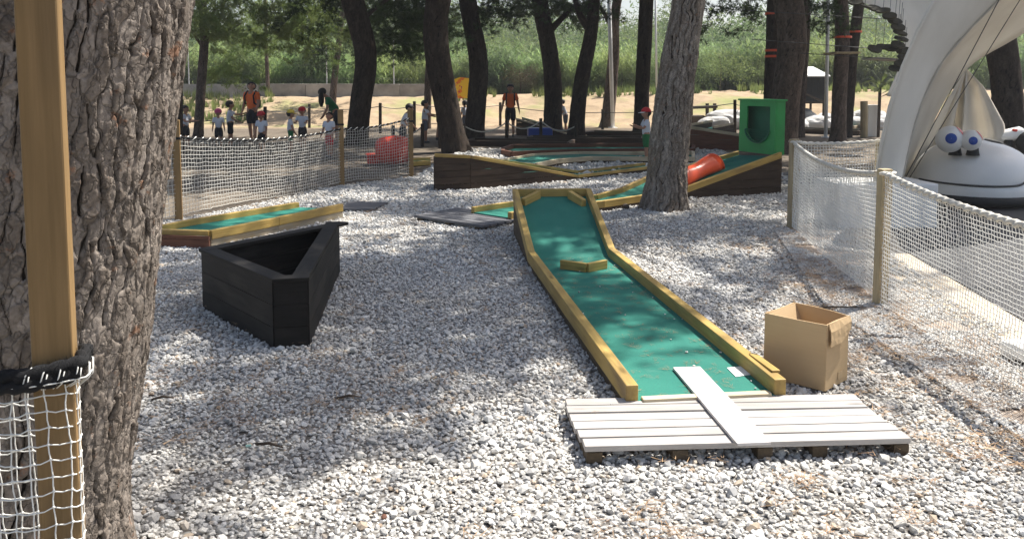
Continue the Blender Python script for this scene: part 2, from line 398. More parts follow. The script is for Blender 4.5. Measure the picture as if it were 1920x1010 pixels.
# people
M['skin'] = plain('skin', (.42, .22, .14), .55, .08); M['hair'] = plain('hair', (.018, .013, .010), .6, .2, 30, .4)
M['shirtorange'] = plain('shirt_orange', (.95, .19, .045), .8, .1); M['shirtwhite'] = plain('shirt_white', (.66, .68, .74), .85, .08)
M['shirtgreen'] = plain('shirt_green', (.02, .17, .06), .8, .1); M['shorts'] = plain('shorts_dark', (.02, .02, .025), .85, .1)
M['shortsgreen'] = plain('shorts_green', (.02, .16, .05), .8, .1); M['shortsgrey'] = plain('shorts_grey', (.12, .13, .16), .8, .1)
M['capred'] = plain('cap_red', (.55, .02, .03), .7, .1); M['cappink'] = plain('cap_pink', (.6, .07, .2), .7, .1)
M['capyellow'] = plain('cap_yellow', (.75, .55, .08), .7, .1); M['shoe'] = plain('shoe', (.08, .08, .09), .6, .1)
M['eye'] = plain('eye_dark', (.02, .015, .012), .3, .05); M['lips'] = plain('lips', (.35, .12, .1), .5, .05)

# ------------------------------------------------------------ scatter with geometry nodes (uncountable stuff only)
def variants(name, meshes, mat):
    col = bpy.data.collections.new(name)
    for me in meshes:
        me.materials.append(mat); col.objects.link(bpy.data.objects.new(name, me))
    return col
def scatter(name, pts, rot, scl, col, mat, parent=None, idx=None):
    me = bpy.data.meshes.new(name); pts = np.asarray(pts, 'f'); off = np.zeros(3, 'f'); root = parent
    while root is not None and root.parent is not None: root = root.parent
    if root is not None: off = np.array(BASE.get(root.name, Vector()), 'f')
    me.vertices.add(len(pts)); me.vertices.foreach_set('co', (pts - off).ravel())
    a = me.attributes.new('rot', 'FLOAT_VECTOR', 'POINT'); a.data.foreach_set('vector', np.asarray(rot, 'f').ravel())
    a = me.attributes.new('scl', 'FLOAT_VECTOR', 'POINT'); s_ = np.asarray(scl, 'f')
    if s_.ndim == 1: s_ = np.repeat(s_[:, None], 3, 1)
    a.data.foreach_set('vector', s_.ravel())
    me.materials.append(mat)
    o = bpy.data.objects.new(name, me); C.objects.link(o); o.parent = parent; o['kind'] = 'stuff'
    key = 'scatter_' + col.name
    g = bpy.data.node_groups.get(key)
    if not g:
        g = bpy.data.node_groups.new(key, 'GeometryNodeTree')
        g.interface.new_socket('Geometry', in_out='INPUT', socket_type='NodeSocketGeometry')
        g.interface.new_socket('Geometry', in_out='OUTPUT', socket_type='NodeSocketGeometry')
        N = g.nodes; L = g.links
        gi = N.new('NodeGroupInput'); go = N.new('NodeGroupOutput'); ip = N.new('GeometryNodeInstanceOnPoints')
        ci = N.new('GeometryNodeCollectionInfo'); ci.inputs[0].default_value = col; ci.inputs['Separate Children'].default_value = True; ci.inputs['Reset Children'].default_value = True
        ip.inputs['Pick Instance'].default_value = True
        r = N.new('GeometryNodeInputNamedAttribute'); r.data_type = 'FLOAT_VECTOR'; r.inputs[0].default_value = 'rot'
        s = N.new('GeometryNodeInputNamedAttribute'); s.data_type = 'FLOAT_VECTOR'; s.inputs[0].default_value = 'scl'
        e = N.new('FunctionNodeEulerToRotation')
        L.new(gi.outputs[0], ip.inputs['Points']); L.new(ci.outputs[0], ip.inputs['Instance'])
        L.new(r.outputs[0], e.inputs[0]); L.new(e.outputs[0], ip.inputs['Rotation']); L.new(s.outputs[0], ip.inputs['Scale'])
        L.new(ip.outputs[0], go.inputs[0])
    md = o.modifiers.new('scatter', 'NODES'); md.node_group = g
    return o
def rawmesh(name, V, Fc):
    me = bpy.data.meshes.new(name); me.from_pydata([tuple(v) for v in V], [], Fc); me.update(); return me
def stone_mesh(seed):
    rs = np.random.default_rng(seed); bm = bmesh.new(); bmesh.ops.create_icosphere(bm, subdivisions=1, radius=1)
    sc = np.array([1., rs.uniform(.6, .9), rs.uniform(.38, .6)])
    for v in bm.verts:
        k = rs.uniform(.72, 1.18); v.co = Vector([v.co[i] * sc[i] * k for i in range(3)])
    # chip a plane or two off, for angular faces
    for q in range(3):
        n_ = Vector(rs.normal(size=3)).normalized(); d = rs.uniform(.35, .6)
        for v in bm.verts:
            t = v.co.dot(n_) - d
            if t > 0: v.co -= n_ * t * .85
    me = bpy.data.meshes.new('chip'); bm.to_mesh(me); bm.free(); return me
def blade(V, Fc, a, b, w, up):
    a = Vector(a); b = Vector(b); s = (b - a).cross(up)
    s = s.normalized() * w if s.length > 1e-6 else Vector((w, 0, 0))
    i = len(V); V += [a - s * .5, a + s * .5, b]; Fc.append((i, i + 1, i + 2))
def leafq(V, Fc, a, b, w, up):
    a = Vector(a); b = Vector(b); s = (b - a).cross(up)
    s = s.normalized() * w if s.length > 1e-6 else Vector((w, 0, 0)); m_ = a.lerp(b, .45)
    i = len(V); V += [a, m_ - s * .5, b, m_ + s * .5]; Fc.append((i, i + 1, i + 2, i + 3))
def pine_spray(seed, size=.55, nt=13, nb=17, L=.11, w=.011):
    r = random.Random(seed); V = []; Fc = []
    def tw(a, b, w):
        blade(V, Fc, a, b, w, Vector((0, 0, 1))); blade(V, Fc, a, b, w, Vector((1, 0, 0)))
    tw((0, 0, 0), (0, size, 0), .016)
    for t in range(nt):
        k = (t + .6) / nt; base = Vector((0, size * k, 0)); d = Vector((r.uniform(-1, 1), r.uniform(.1, 1), r.uniform(-.4, .9))).normalized()
        tip = base + d * r.uniform(.06, .24) * size * 1.6 * (1.1 - k * .6); tw(base, tip, .008)
        for b in range(nb):
            dd = (d * .75 + Vector((r.gauss(0, .55), r.gauss(0, .55), r.gauss(0, .55)))).normalized()
            o = tip - d * r.uniform(0, .06); blade(V, Fc, o, o + dd * L * r.uniform(.7, 1.15), w, Vector((r.gauss(0, 1), r.gauss(0, 1), r.gauss(0, 1))))
    return rawmesh('spray', V, Fc)
def leaf_clump(seed, n=70, size=.55, L=.13, w=.05):
    r = random.Random(seed); V = []; Fc = []
    for _ in range(n):
        d = Vector((r.gauss(0, 1), r.gauss(0, 1), r.gauss(0, 1))).normalized(); o = d * size * r.uniform(.25, 1) ** .6
        e = (d + Vector((r.gauss(0, .7), r.gauss(0, .7), r.gauss(0, .7)))).normalized(); leafq(V, Fc, o, o + e * L * r.uniform(.6, 1.3), w, Vector((r.gauss(0, 1), r.gauss(0, 1), r.gauss(0, 1))))
    return rawmesh('clump', V, Fc)
def reed_clump(seed, n=9, h=2.2):
    r = random.Random(seed); V = []; Fc = []
    for _ in range(n):
        b = Vector((r.uniform(-.4, .4), r.uniform(-.4, .4), 0)); hh = h * r.uniform(.6, 1.1); lean = Vector((r.gauss(0, .12), r.gauss(0, .12), 1))
        t = b + lean * hh; blade(V, Fc, b, t, .035, Vector((1, 0, 0))); blade(V, Fc, b, t, .035, Vector((0, 1, 0)))
        for k in range(9):
            f = r.uniform(.3, 1); o = b.lerp(t, f); a = r.uniform(0, 6.28); L = r.uniform(.3, .6)
            m1 = o + Vector((math.cos(a), math.sin(a), 1.2)) * L * .5; m2 = m1 + Vector((math.cos(a), math.sin(a), -.4)) * L * .5
            leafq(V, Fc, o, m1 + (m2 - m1) * .2, .06, Vector((r.gauss(0, .3), r.gauss(0, .3), 1))); blade(V, Fc, m1, m2, .05, Vector((0, 0, 1)))
    return rawmesh('reed', V, Fc)
def tuft_mesh(seed, n=14, h=.35):
    r = random.Random(seed); V = []; Fc = []
    for _ in range(n):
        a = r.uniform(0, 6.28); d = Vector((math.cos(a) * r.uniform(.1, .6), math.sin(a) * r.uniform(.1, .6), 1)).normalized()
        blade(V, Fc, Vector((math.cos(a), math.sin(a), 0)) * .04, d * h * r.uniform(.5, 1.1), .03, Vector((math.cos(a), math.sin(a), .2)))
    return rawmesh('tuft', V, Fc)
def litter_mesh(seed, n=10):
    r = random.Random(seed); V = []; Fc = []
    for _ in range(n):
        a = r.uniform(0, 6.28); c = Vector((r.uniform(-.06, .06), r.uniform(-.06, .06), r.uniform(.0, .012))); d = Vector((math.cos(a), math.sin(a), r.uniform(-.05, .1))) * .04
        blade(V, Fc, c - d, c + d, .0035, Vector((0, 0, 1)))
    return rawmesh('needles', V, Fc)
V_stone = variants('chips', [stone_mesh(i) for i in range(8)], M['stone'])
V_pine = variants('pine_dark', [pine_spray(i) for i in range(5)], M['needle'])
V_pinel = variants('pine_light', [pine_spray(20 + i) for i in range(4)], M['needlelight'])
V_reed = variants('reeds', [reed_clump(i) for i in range(4)], M['reed'])
V_bush = variants('bushes', [leaf_clump(i) for i in range(4)], M['bush'])
V_brown = variants('brownleaf', [leaf_clump(40 + i) for i in range(2)], M['brownbush'])
V_weed = variants('weeds', [tuft_mesh(i) for i in range(3)], M['weed'])
V_lit = variants('litter', [litter_mesh(i) for i in range(3)], M['needlebrown'])
def rrot(n, tilt=PI): return np.stack([rng.uniform(-tilt, tilt, n), rng.uniform(-tilt, tilt, n), rng.uniform(0, 2 * PI, n)], 1)

# ------------------------------------------------------------ terrain
def gz(x, y):
    x = np.asarray(x, float); y = np.asarray(y, float)
    top = 1.0 + .35 * np.clip((x + 6) / 20, 0, 1)
    start = 31.5 + 1.5 * (fbm(x * .15, y * 0, 3, 2) - .5) * 2
    t = np.clip((y - start) / 8.5, 0, 1); b = top * (t * t * (3 - 2 * t))
    b = b + t * (1 - t) * 4 * .22 * (fbm(x * .8, y * .8, 1, 4) - .5) * 2 + t * .25 * (fbm(x * 1.6, y * 1.6, 5, 3) - .5)
    hill = np.clip((y - 48) / 60, 0, 1) ** 1.2 * 2.6 + np.clip((y - 110) / 250, 0, 1) * 3
    return b + hill
ys = np.concatenate([np.arange(-30, 30, 3.), np.arange(30, 44, .28), np.arange(44, 70, 2.), np.arange(70, 200, 10.), np.arange(200, 620, 60.)])
xs = np.concatenate([np.arange(-360, -40, 40.), np.arange(-40, -26, 2), np.arange(-26, 30, .35), np.arange(30, 46, 2), np.arange(46, 380, 40.)])
X, Y = np.meshgrid(xs, ys); Z = gz(X, Y); m_, n_ = X.shape
ii = np.arange(m_ * n_).reshape(m_, n_)
q = np.stack([ii[:-1, :-1].ravel(), ii[:-1, 1:].ravel(), ii[1:, 1:].ravel(), ii[1:, :-1].ravel()], 1)
g = npmesh('ground', np.stack([X.ravel(), Y.ravel(), Z.ravel() - .004], 1), q, M['soil']); g['kind'] = 'structure'
# gravel bed sheet (gently uneven), between the two net fences
LF = [(-6.5, 3), (-4.6, 9.4), (-4.05, 10.1), (-2.75, 13.5), (-1.75, 14.7), (-1.2, 21)]
RF = [(2.35, 3), (2.32, 6.1), (2.95, 9.3), (4.25, 9.75), (4.75, 13), (5.1, 21)]
def lx(y, L):
    y = np.asarray(y, float); return np.interp(y, [p[1] for p in L], [p[0] for p in L])
def gtop(x, y): return .002 + .018 * (fbm(np.asarray(x) * .9, np.asarray(y) * .9, 0, 3, 5) - .3)
yy = np.arange(-2, 21.6, .3); rows = []
for y in yy:
    a = -7.5 if y < 3 else float(lx(y, LF)); b = 3.0 if y < 3 else float(lx(y, RF)) + .12
    rows.append([(a + (b - a) * k / 30, y, float(gtop(a + (b - a) * k / 30, y))) for k in range(31)])
o = MB().sheet(rows).build('gravel_bed', M['gravelbed'], smooth=True); o['kind'] = 'structure'
# chips
def chips(y0, y1, sp, size, sx=.72):
    gx, gy = np.meshgrid(np.arange(-9, 9, sp), np.arange(y0, y1, sp)); gx = gx.ravel(); gy = gy.ravel()
    gx = gx + rng.uniform(-.55, .55, gx.size) * sp; gy = gy + rng.uniform(-.55, .55, gx.size) * sp
    k = (np.abs(gx) < sx * gy + .4) & (gx > lx(gy, LF)) & (gx < lx(gy, RF) + .10 + .12 * fbm(gx * 6, gy * 6, 0, 2) - .05)
    gx, gy = gx[k], gy[k]; n = gx.size
    s = size * np.exp(rng.normal(0, .33, n)) * (.8 + .4 * vnoise(gx * .8, gy * .8, 3)); z = gtop(gx, gy) + s * rng.uniform(.0, .5, n)
    big = rng.uniform(size=n) < .02; s[big] *= 1.3
    return np.stack([gx, gy, z], 1), rrot(n, .6), s
A = [chips(2.4, 4.6, .0215, .0132), chips(4.6, 7.5, .0225, .0138), chips(7.5, 11, .027, .0162), chips(11, 15, .036, .021), chips(15, 21, .055, .031)]
o = scatter('gravel_chips', *[np.concatenate([a[i] for a in A]) for i in range(3)], V_stone, M['stone'])
tag(o, 'loose white and grey limestone chips covering the ground between the two net fences', 'gravel')
# strip of needle litter along the right fence, sand and slab behind it
rows = []
for y in np.arange(-1, 10.0, .25):
    a = float(lx(max(y, 3), RF)) + .02; rows.append([(a + .75 * k / 6, y, .010 + .01 * float(vnoise(a * 3 + k, y * 3, 0))) for k in range(7)])
o = MB().sheet(rows).build('litter_strip', M['litter'], smooth=True); o['kind'] = 'structure'
rows = [[(x, y, .006) for x in np.linspace(float(lx(max(y, 3), RF)) + .6, 11, 12)] for y in np.arange(-1, 9.8, .4)]
o = MB().sheet(rows).build('sand_path', M['sand']); o['kind'] = 'structure'
o = MB().prism([(3.5, -1), (3.5, 3.5), (3.55, 5.6), (3.9, 8.2), (4.3, 9.3), (4.0, 9.75), (3.9, 15.5), (14, 15.5), (14, -1)], -.1, .014).build('play_slab', M['slab']); o['kind'] = 'structure'
n = 750; y = rng.uniform(2.5, 9.6, n); x = lx(y, RF) + rng.normal(.22, .28, n)
o = scatter('needle_litter', np.stack([x, y, np.full(n, .026)], 1), np.stack([np.zeros(n), np.zeros(n), rng.uniform(0, 6.28, n)], 1), rng.uniform(.7, 1.5, n), V_lit, M['needlebrown'])
tag(o, 'brown fallen pine needles strewn along the foot of the right net fence', 'needles')
y = rng.uniform(2.4, 12, 1500); x = rng.uniform(-.7, .7, 1500) * y; k = (x > lx(y, LF)) & (x < lx(y, RF)) & (vnoise(x * 1.2, y * 1.2, 9) > .55); x, y = x[k], y[k]
o = scatter('scattered_needles', np.stack([x, y, gtop(x, y) + .03], 1), np.stack([0 * x, 0 * x, rng.uniform(0, 6.28, x.size)], 1), rng.uniform(.6, 1.2, x.size), V_lit, M['needlebrown'])
tag(o, 'sparse brown pine needles lying on the white gravel', 'needles')
# chips on the litter strip, sparser
y = rng.uniform(2.4, 9.4, 40000); x = lx(y, RF) + rng.uniform(.03, 1.0, 40000) ** 1.3; k = (rng.uniform(size=40000) > (x - lx(y, RF)) * .8) & (vnoise(x * 4, y * 4, 2) > .3)
x, y = x[k], y[k]
o = scatter('stray_chips', np.stack([x, y, np.full(x.size, .022)], 1), rrot(x.size, .6), rng.uniform(.009, .021, x.size), V_stone, M['stone'])
tag(o, 'stray pale stone chips among the needles beside the right net fence', 'gravel')
# sticks and cones dropped on the gravel
def drop(px, py, L, a):
    p = P(px, py, .035); d = Vector((math.cos(a), math.sin(a), .02)) * L / 2; return [p - d, p + Vector((0, 0, .012)), p + d * 1.0]
for i, (px, py, L, a, lb) in enumerate([
    (305, 747, .11, .2, 'short dark stick lying on the gravel just right of the big near trunk'),
    (655, 745, .13, .1, 'thin dark twig on the shaded gravel midway between big trunk and wooden deck'),
    (505, 835, .14, -.3, 'pale twig on the gravel in the left foreground, well below the black planter'),
    (1560, 578, .5, .05, 'long thin twig on the gravel behind the cardboard box')]):
    o = MB().tube(drop(px, py, L, a), [.006, .007, .003], 6).build('twig', M['twig'], smooth=True); tag(o, lb, 'twig')
o = MB().sphere(P(1173, 388, .04), (.05, .07, .045), 10, 7).build('pine_cone', M['darkpost']); tag(o, 'dark pine cone on the gravel left of the leaning pine trunk', 'pine cone')
o = MB().sphere(P(720, 968, .02), (.012, .018, .008), 8, 5).build('red_scrap', M['redbrown']); tag(o, 'tiny reddish scrap on the gravel at the bottom of the view', 'scrap')
o = MB().box(P(466, 835, .03), (.024, .016, .004), .4, .2).build('glass_scrap', plain('green_glass', (.22, .38, .33), .3)); tag(o, 'small pale green scrap on the shaded gravel in the left foreground', 'scrap')

# ------------------------------------------------------------ trees
def trunk_mesh(name, path, rad, nu, nv, amp, mat, parent, cell=(.055, .13), flr=.28, seed=1):
    """path: list of Vector centre points; rad: radii; relief of bark plates is real geometry"""
    P_ = np.array([tuple(p) for p in path]); L = np.concatenate([[0], np.cumsum(np.linalg.norm(np.diff(P_, axis=0), axis=1))])
    s = np.linspace(0, L[-1], nv)
    # smooth the path with Catmull-like interpolation
    def sm(col):
        k = np.interp(s, L, col); w = max(1, nv // (len(path) * 2)); ker = np.ones(2 * w + 1) / (2 * w + 1)
        pad = np.concatenate([2 * k[0] - k[w:0:-1], k, 2 * k[-1] - k[-2:-w - 2:-1]]); return np.convolve(pad, ker, 'valid')
    cx, cy, cz = sm(P_[:, 0]), sm(P_[:, 1]), sm(P_[:, 2]); rr = sm(np.array(rad, float))
    th = np.linspace(0, 2 * PI, nu, endpoint=False); T, Sg = np.meshgrid(th, s)
    r0 = float(np.mean(rr)); per = max(5, int(round(2 * PI * r0 / cell[0])))
    wob = .9 * (fbm(np.cos(T) * r0 * 9 + 9, np.sin(T) * r0 * 9, Sg * 6, 4, seed) - .5) * 2
    U = T / (2 * PI) * per + wob; Vv = Sg / cell[1] + 1.3 * (fbm(np.cos(T) * r0 * 8, np.sin(T) * r0 * 8 + 4, Sg * 5, 3, seed + 9) - .5) * 2
    f1, f2, rv, wd = voro(U, Vv, per, seed)
    lowc = fbm(np.cos(T) * r0 * 5 + 3, np.sin(T) * r0 * 5, Sg * 2.2, 2, seed + 21)
    e = (f2 - f1) / (.13 + .22 * np.clip(lowc * 2 - .6, 0, 1)); e = np.clip(e, 0, 1); e = e * e * (3 - 2 * e)
    h = 1 - (1 - e) * np.clip(.15 + 1.2 * (wd - .25), .08, 1)
    per2 = per * 2; g1, g2, rv2, wd2 = voro(T / (2 * PI) * per2 + wob * 2.4, Sg / cell[1] * 2.6 + wob * 1.5, per2, seed + 3); e2 = np.clip((g2 - g1) / .16, 0, 1)
    e2 = 1 - (1 - e2) * np.clip(.2 + wd2, 0, 1)
    fine = fbm(np.cos(T) * r0 * 70, np.sin(T) * r0 * 70, Sg * 55, 4, seed + 5)
    low = fbm(np.cos(T) * 1.3, np.sin(T) * 1.3, Sg * 1.1, 3, seed + 7) - .5
    disp = amp * (h * (.8 + .45 * rv) - .7) + amp * .22 * (e2 - .5) * h + amp * .45 * (rv2 - .5) * h + amp * .4 * (fine - .5) * h + low * r0 * (.12 if flr else .05)
    rad_ = rr[:, None] + disp
    flare = 1 + flr * np.exp(-s / .25)[:, None] * (1 + .35 * np.sin(T * 5 + seed)); rad_ = rad_ * flare
    # frames: keep rings horizontal-ish, perpendicular to the path
    t = np.stack([np.gradient(cx), np.gradient(cy), np.gradient(cz)], 1); t /= np.linalg.norm(t, axis=1)[:, None]
    a = np.cross(np.array([0, 1, 0.]), t); a /= np.linalg.norm(a, axis=1)[:, None]; b = np.cross(t, a)
    Vx = np.stack([cx, cy, cz], 1)[:, None, :] + rad_[..., None] * (np.cos(T)[..., None] * a[:, None, :] + np.sin(T)[..., None] * b[:, None, :])
    ii = np.arange(nu * nv).reshape(nv, nu); jj = np.roll(ii, -1, 1)
    q = np.stack([ii[:-1].ravel(), jj[:-1].ravel(), jj[1:].ravel(), ii[1:].ravel()], 1)
    return npmesh(name, Vx.reshape(-1, 3), q, mat, parent, True, {'relief': h * (.62 + .38 * e2), 'tone': .35 * rv + .65 * rv2})
def blobs_pts(blobs):
    Pn = []
    for (x, y, z, rx, ry, rz, n) in blobs:
        d = rng.normal(size=(n, 3)); d /= np.linalg.norm(d, axis=1)[:, None]; r = rng.uniform(0, 1, n) ** .45
        Pn.append(np.stack([x + d[:, 0] * r * rx, y + d[:, 1] * r * ry, z + d[:, 2] * r * rz], 1))
    return np.concatenate(Pn)
def crown(parent, blobs, col, mat, s=(.8, 1.5)):
    p = blobs_pts(blobs); n = len(p)
    # clumpy: drop points where a noise field is low so gaps open
    k = fbm(p[:, 0] * .9, p[:, 1] * .9, p[:, 2] * 1.1, 2, 31) > .40; p = p[k]; n = len(p)
    return scatter('crown', p, rrot(n, .9), rng.uniform(*s, n), col, mat, parent)
def branch(parent, pts, r0, r1, mat, name='branch'):
    n = len(pts); o = MB().tube(pts, [r0 + (r1 - r0) * i / (n - 1) for i in range(n)], 10).build(name, mat, parent, True); nvv = len(o.data.vertices)
    o.data.attributes.new('relief', 'FLOAT', 'POINT').data.foreach_set('value', rng.uniform(.5, 1, nvv).astype('f')); o.data.attributes.new('tone', 'FLOAT', 'POINT').data.foreach_set('value', rng.uniform(0, 1, nvv).astype('f')); return o
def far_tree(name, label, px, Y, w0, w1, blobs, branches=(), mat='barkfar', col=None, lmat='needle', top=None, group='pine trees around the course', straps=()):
    """px: trunk centre line in photo pixels (bottom first), Y distance, w: widths in px"""
    p = [D(a, b, Y) for a, b in px]; base = P(px[0][0], px[0][1]) if abs(p[0].z) < .4 else p[0]
    p[0].z = min(p[0].z, -.05); loc = (p[0].x, Y, max(0., float(gz(p[0].x, Y))))
    t = thing(name, label, 'tree', loc, group)
    last = p[-1]; d = (p[-1] - p[-2]).normalized(); p += [last + d * 1.5 + Vector((0, 0, .4)), last + d * 2.5 + Vector((.2, 0, 1.8))]
    n0 = len(px); r0 = w0 / 2 * Y / F; r1 = w1 / 2 * Y / F
    rad = [r0 + (r1 - r0) * min(1, i / (n0 - 1)) for i in range(n0)] + [r1 * .8, r1 * .4]
    nv = 150
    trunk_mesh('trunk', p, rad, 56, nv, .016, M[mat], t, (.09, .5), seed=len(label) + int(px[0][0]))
    for b in branches: branch(t, [D(a, c, Y + dy) for a, c, dy in b[0]], b[1] * Y / F, b[2] * Y / F, M[mat])
    if blobs: crown(t, blobs, col or V_pine, M[lmat])
    for z in straps:
        c = D(z[0], z[1], Y); MB().lathe(c, [(r0 * 1.25, -.03), (r0 * 1.25, .03)], 18).build('strap', M['orange'], t)
    return t
# the big near trunk at the left edge
t = thing('pine_tree', 'huge pine with deeply cracked grey bark at the left edge behind the tall square post', 'tree', (-1.58, 2.62, 0), 'pine trees around the course')
def edgex(px, py, Y): return D(px, py, Y).x
zz = [(.0, -1.30), (.25, D(240, 1000, 2.62).x - .055), (.9, D(263, 600, 2.62).x), (1.35, D(287, 320, 2.62).x), (1.92, D(333, 0, 2.62).x), (2.6, -.93)]
r_ = .40
trunk_mesh('trunk', [Vector((x - r_ + .015, 2.62, z)) for z, x in zz], [.40, .385, .385, .39, .40, .40], 700, 640, .0145, M['bark'], t, (.047, .125), flr=.0, seed=3)
branch(t, [Vector((-1.36, 2.62, 2.5)), Vector((-1.2, 2.65, 4)), Vector((-1.0, 2.9, 5.6)), Vector((-.6, 3.2, 7))], .39, .12, M['bark'], 'upper_trunk')
crown(t, [(-.9, 3.4, 6.6, 1.8, 1.6, .8, 110), (-2.6, 2.2, 6.8, 1.6, 1.6, .9, 110), (.6, 4.9, 6.4, .8, .6, .4, 14)], V_pine, M['needle'])
# the leaning pine in the middle
t = thing('pine_tree', 'thick leaning pine with furrowed grey bark standing in the gravel right of centre', 'tree', (2.0, 10.9, 0), 'pine trees around the course')
Y = 10.9; cl = [(1246, 396, 88), (1250, 340, 72), (1256, 260, 70), (1264, 180, 68), (1275, 100, 64), (1285, 40, 60), (1292, -10, 58)]
pp_ = [D(a, b, Y) for a, b, w in cl]; pp_[0].z = -.03
trunk_mesh('trunk', pp_ + [D(1300, -60, Y), D(1312, -120, Y)], [w / 2 * Y / F * .97 for a, b, w in cl] + [.2, .19], 260, 420, .030, M['bark2'], t, (.062, .36), flr=.12, seed=11)
branch(t, [D(1311, -115, Y), D(1330, -260, Y + .2), D(1375, -480, Y + .5), D(1420, -760, Y + .9)], .19, .06, M['bark2'], 'upper_trunk')
branch(t, [D(1325, -240, Y), Vector((1.6, 9.6, 4.9)), Vector((.9, 8.2, 5.6))], .08, .02, M['bark2'])
branch(t, [D(1335, -340, Y), Vector((4.4, 10.8, 6.6)), Vector((5.6, 10.4, 8.2))], .08, .02, M['bark2'])
def over(gx, gy, r_, n, h=8.6):
    """a clump of the crown that stands towards the sun from the ground point it shades"""
    k = h / math.tan(SUN_EL); return (gx + math.sin(SUN_AZ) * k, gy + math.cos(SUN_AZ) * k, h, r_, r_ * .9, .7, n)
T12 = [over(-2.1, 6.2, 1.4, 300), over(-1.0, 4.7, 1.1, 190), over(-.1, 6.3, 1.3, 270), over(-.4, 8.1, 1.4, 330), over(.5, 8.9, 1.0, 210), over(2.6, 7.2, 1.0, 150), over(2.1, 9.6, 1.4, 260), over(-3.1, 9.2, 1.3, 190), over(-1.4, 11, 1.6, 330),
       over(1.2, 12.4, 1.4, 240), over(-.9, 3.75, .9, 75), over(1.0, 5.8, .7, 50), over(3.4, 11.8, 1.2, 170), over(-1.7, 3.9, .7, 60), over(-.2, 5.1, 1.0, 100), over(-2.2, 13.2, 1.5, 300), over(1.9, 4.9, .5, 12), over(1.6, 6.6, .6, 30), over(-1.3, 7.2, 1.0, 120), over(-3.2, 7.2, .9, 90)]
crown(t, T12, V_pine, M['needle'], (.6, 1.25))

def B(px, py, Y, rx, rz, n, ry=None): c = D(px, py, Y); return (c.x, c.y, c.z, rx, ry or rx, rz, n)
def top_blobs(X, Y, z=6.5, r=2.4, n=240):
    n = int(n * 1.9); r *= 1.25
    return [(X, Y, z, r, r, 1.2, n), (X + 1.4, Y + .9, z + .7, r * .7, r * .7, .9, n // 2), (X - 1.5, Y - .8, z + .2, r * .7, r * .7, .8, n // 2)]
def tb(px, Y, z=6.5, r=2.4, n=240): return top_blobs(D(px, 0, Y).x, Y, z, r, n)
far_tree('pine_tree', 'dark straight trunk partly hidden directly behind the huge left trunk', [(329, 252), (330, 120), (333, 0)], 20, 24, 22, tb(335, 20) + [(-6, 25, 6.8, 2.4, 2, .9, 350)])
far_tree('pine_tree', 'slender pale brown trunk with thin branches left of the adult with a backpack', [(371, 258), (379, 130), (386, 60), (378, 0)], 25, 17, 14,
         [B(460, 40, 25, 1.9, .9, 170), B(420, 130, 26, .9, .6, 28), B(560, 60, 26, 1.7, 1.0, 120), B(370, 30, 24, .9, .7, 50), B(500, -40, 26, 2.4, 1.0, 160)],
         [([(384, 70, 0), (420, 62, 0), (452, 45, .2)], 3.5, 1), ([(383, 60, 0), (402, 20, .2), (440, -10, .4)], 4, 1.5), ([(381, 90, 0), (360, 60, 0), (345, 40, .2)], 3, 1)], 'barkbrown', V_pinel, 'needlelight')
far_tree('pine_tree', 'thin leaning trunk standing on the sandy bank left of the curved dark trunk', [(621, 196), (626, 150), (634, 95), (640, 40)], 36, 13, 9,
         [B(640, 60, 36, 2.4, 1.6, 150), B(590, 100, 36, 1.2, .7, 40), B(650, 10, 37, 3.0, 1.4, 190)], (), 'barkbrown')
far_tree('pine_tree', 'curved dark trunk bulging to the right beside the woman in green', [(668, 236), (676, 190), (690, 110), (678, 60), (662, 10), (652, -40)], 22.5, 38, 42, tb(660, 22.5) + [(-2.6, 20.2, 6.6, 2.0, 1.6, .9, 350), (-6, 19.5, 6.6, 2.2, 2, .9, 350), (-2.5, 25.5, 6.8, 2.4, 2, .9, 380), (-5.5, 15.8, 6.4, 1.6, 1.6, .9, 200), B(760, 60, 24, 1.4, .8, 70), B(740, 10, 24, 1.6, .9, 120), B(610, 10, 23, 1.3, .6, 60)],  # four of these clumps sit above the view, added for ground shade
         [([(674, 40, 0), (710, 10, .4), (760, -20, .8)], 6, 2)])
far_tree('pine_tree', 'thick dark trunk leaning left, rising behind the high end of the brown wedge lane', [(856, 286), (838, 200), (820, 110), (814, 50), (822, 0), (832, -40)], 20.2, 46, 44, tb(830, 20.2, 6.4, 2.6, 260) + [(-.5, 16.5, 6.6, 2.2, 1.8, .9, 420), (-3.2, 15.6, 6.4, 2.0, 1.8, .9, 380), (1.6, 18.5, 6.8, 2.2, 2, .9, 420)] + [B(760, 20, 21, 1.0, .5, 45)])  # three unseen overhead clumps added to shade the ground behind the net
far_tree('pine_tree', 'thin reddish trunk half hidden behind the thick dark trunk leaning left', [(800, 226), (803, 150), (808, 60)], 31, 14, 11, [B(790, 50, 31, 2.0, 1.3, 130), B(740, 90, 32, 1.4, .8, 60)], (), 'barkbrown')
far_tree('pine_tree', 'dark trunk bowed to the right in front of the yellow banner', [(888, 244), (894, 190), (900, 120), (888, 60), (876, 0)], 25, 37, 32, tb(880, 25) + [B(930, 25, 25, 1.3, .6, 50)])
far_tree('pine_tree', 'dark trunk with one strong branch forking right, behind the bending child', [(1036, 232), (1038, 160), (1030, 90), (1018, 40), (1012, 0)], 27, 34, 28, tb(1010, 27) + [B(1060, 15, 27, 1.3, .6, 60), B(960, 20, 27, 1.3, .6, 60)],
         [([(1034, 55, 0), (1060, 28, 0), (1080, 10, .3)], 7, 3)])
far_tree('pine_tree', 'dark trunk forking into a Y near its top, right of the bending child', [(1080, 256), (1084, 190), (1098, 110), (1110, 60), (1112, 30)], 25.5, 30, 22, tb(1120, 26) + [B(1100, 10, 26, 1.2, .5, 45)],
         [([(1108, 62, 0), (1088, 30, 0), (1078, 0, .2)], 8, 5)])
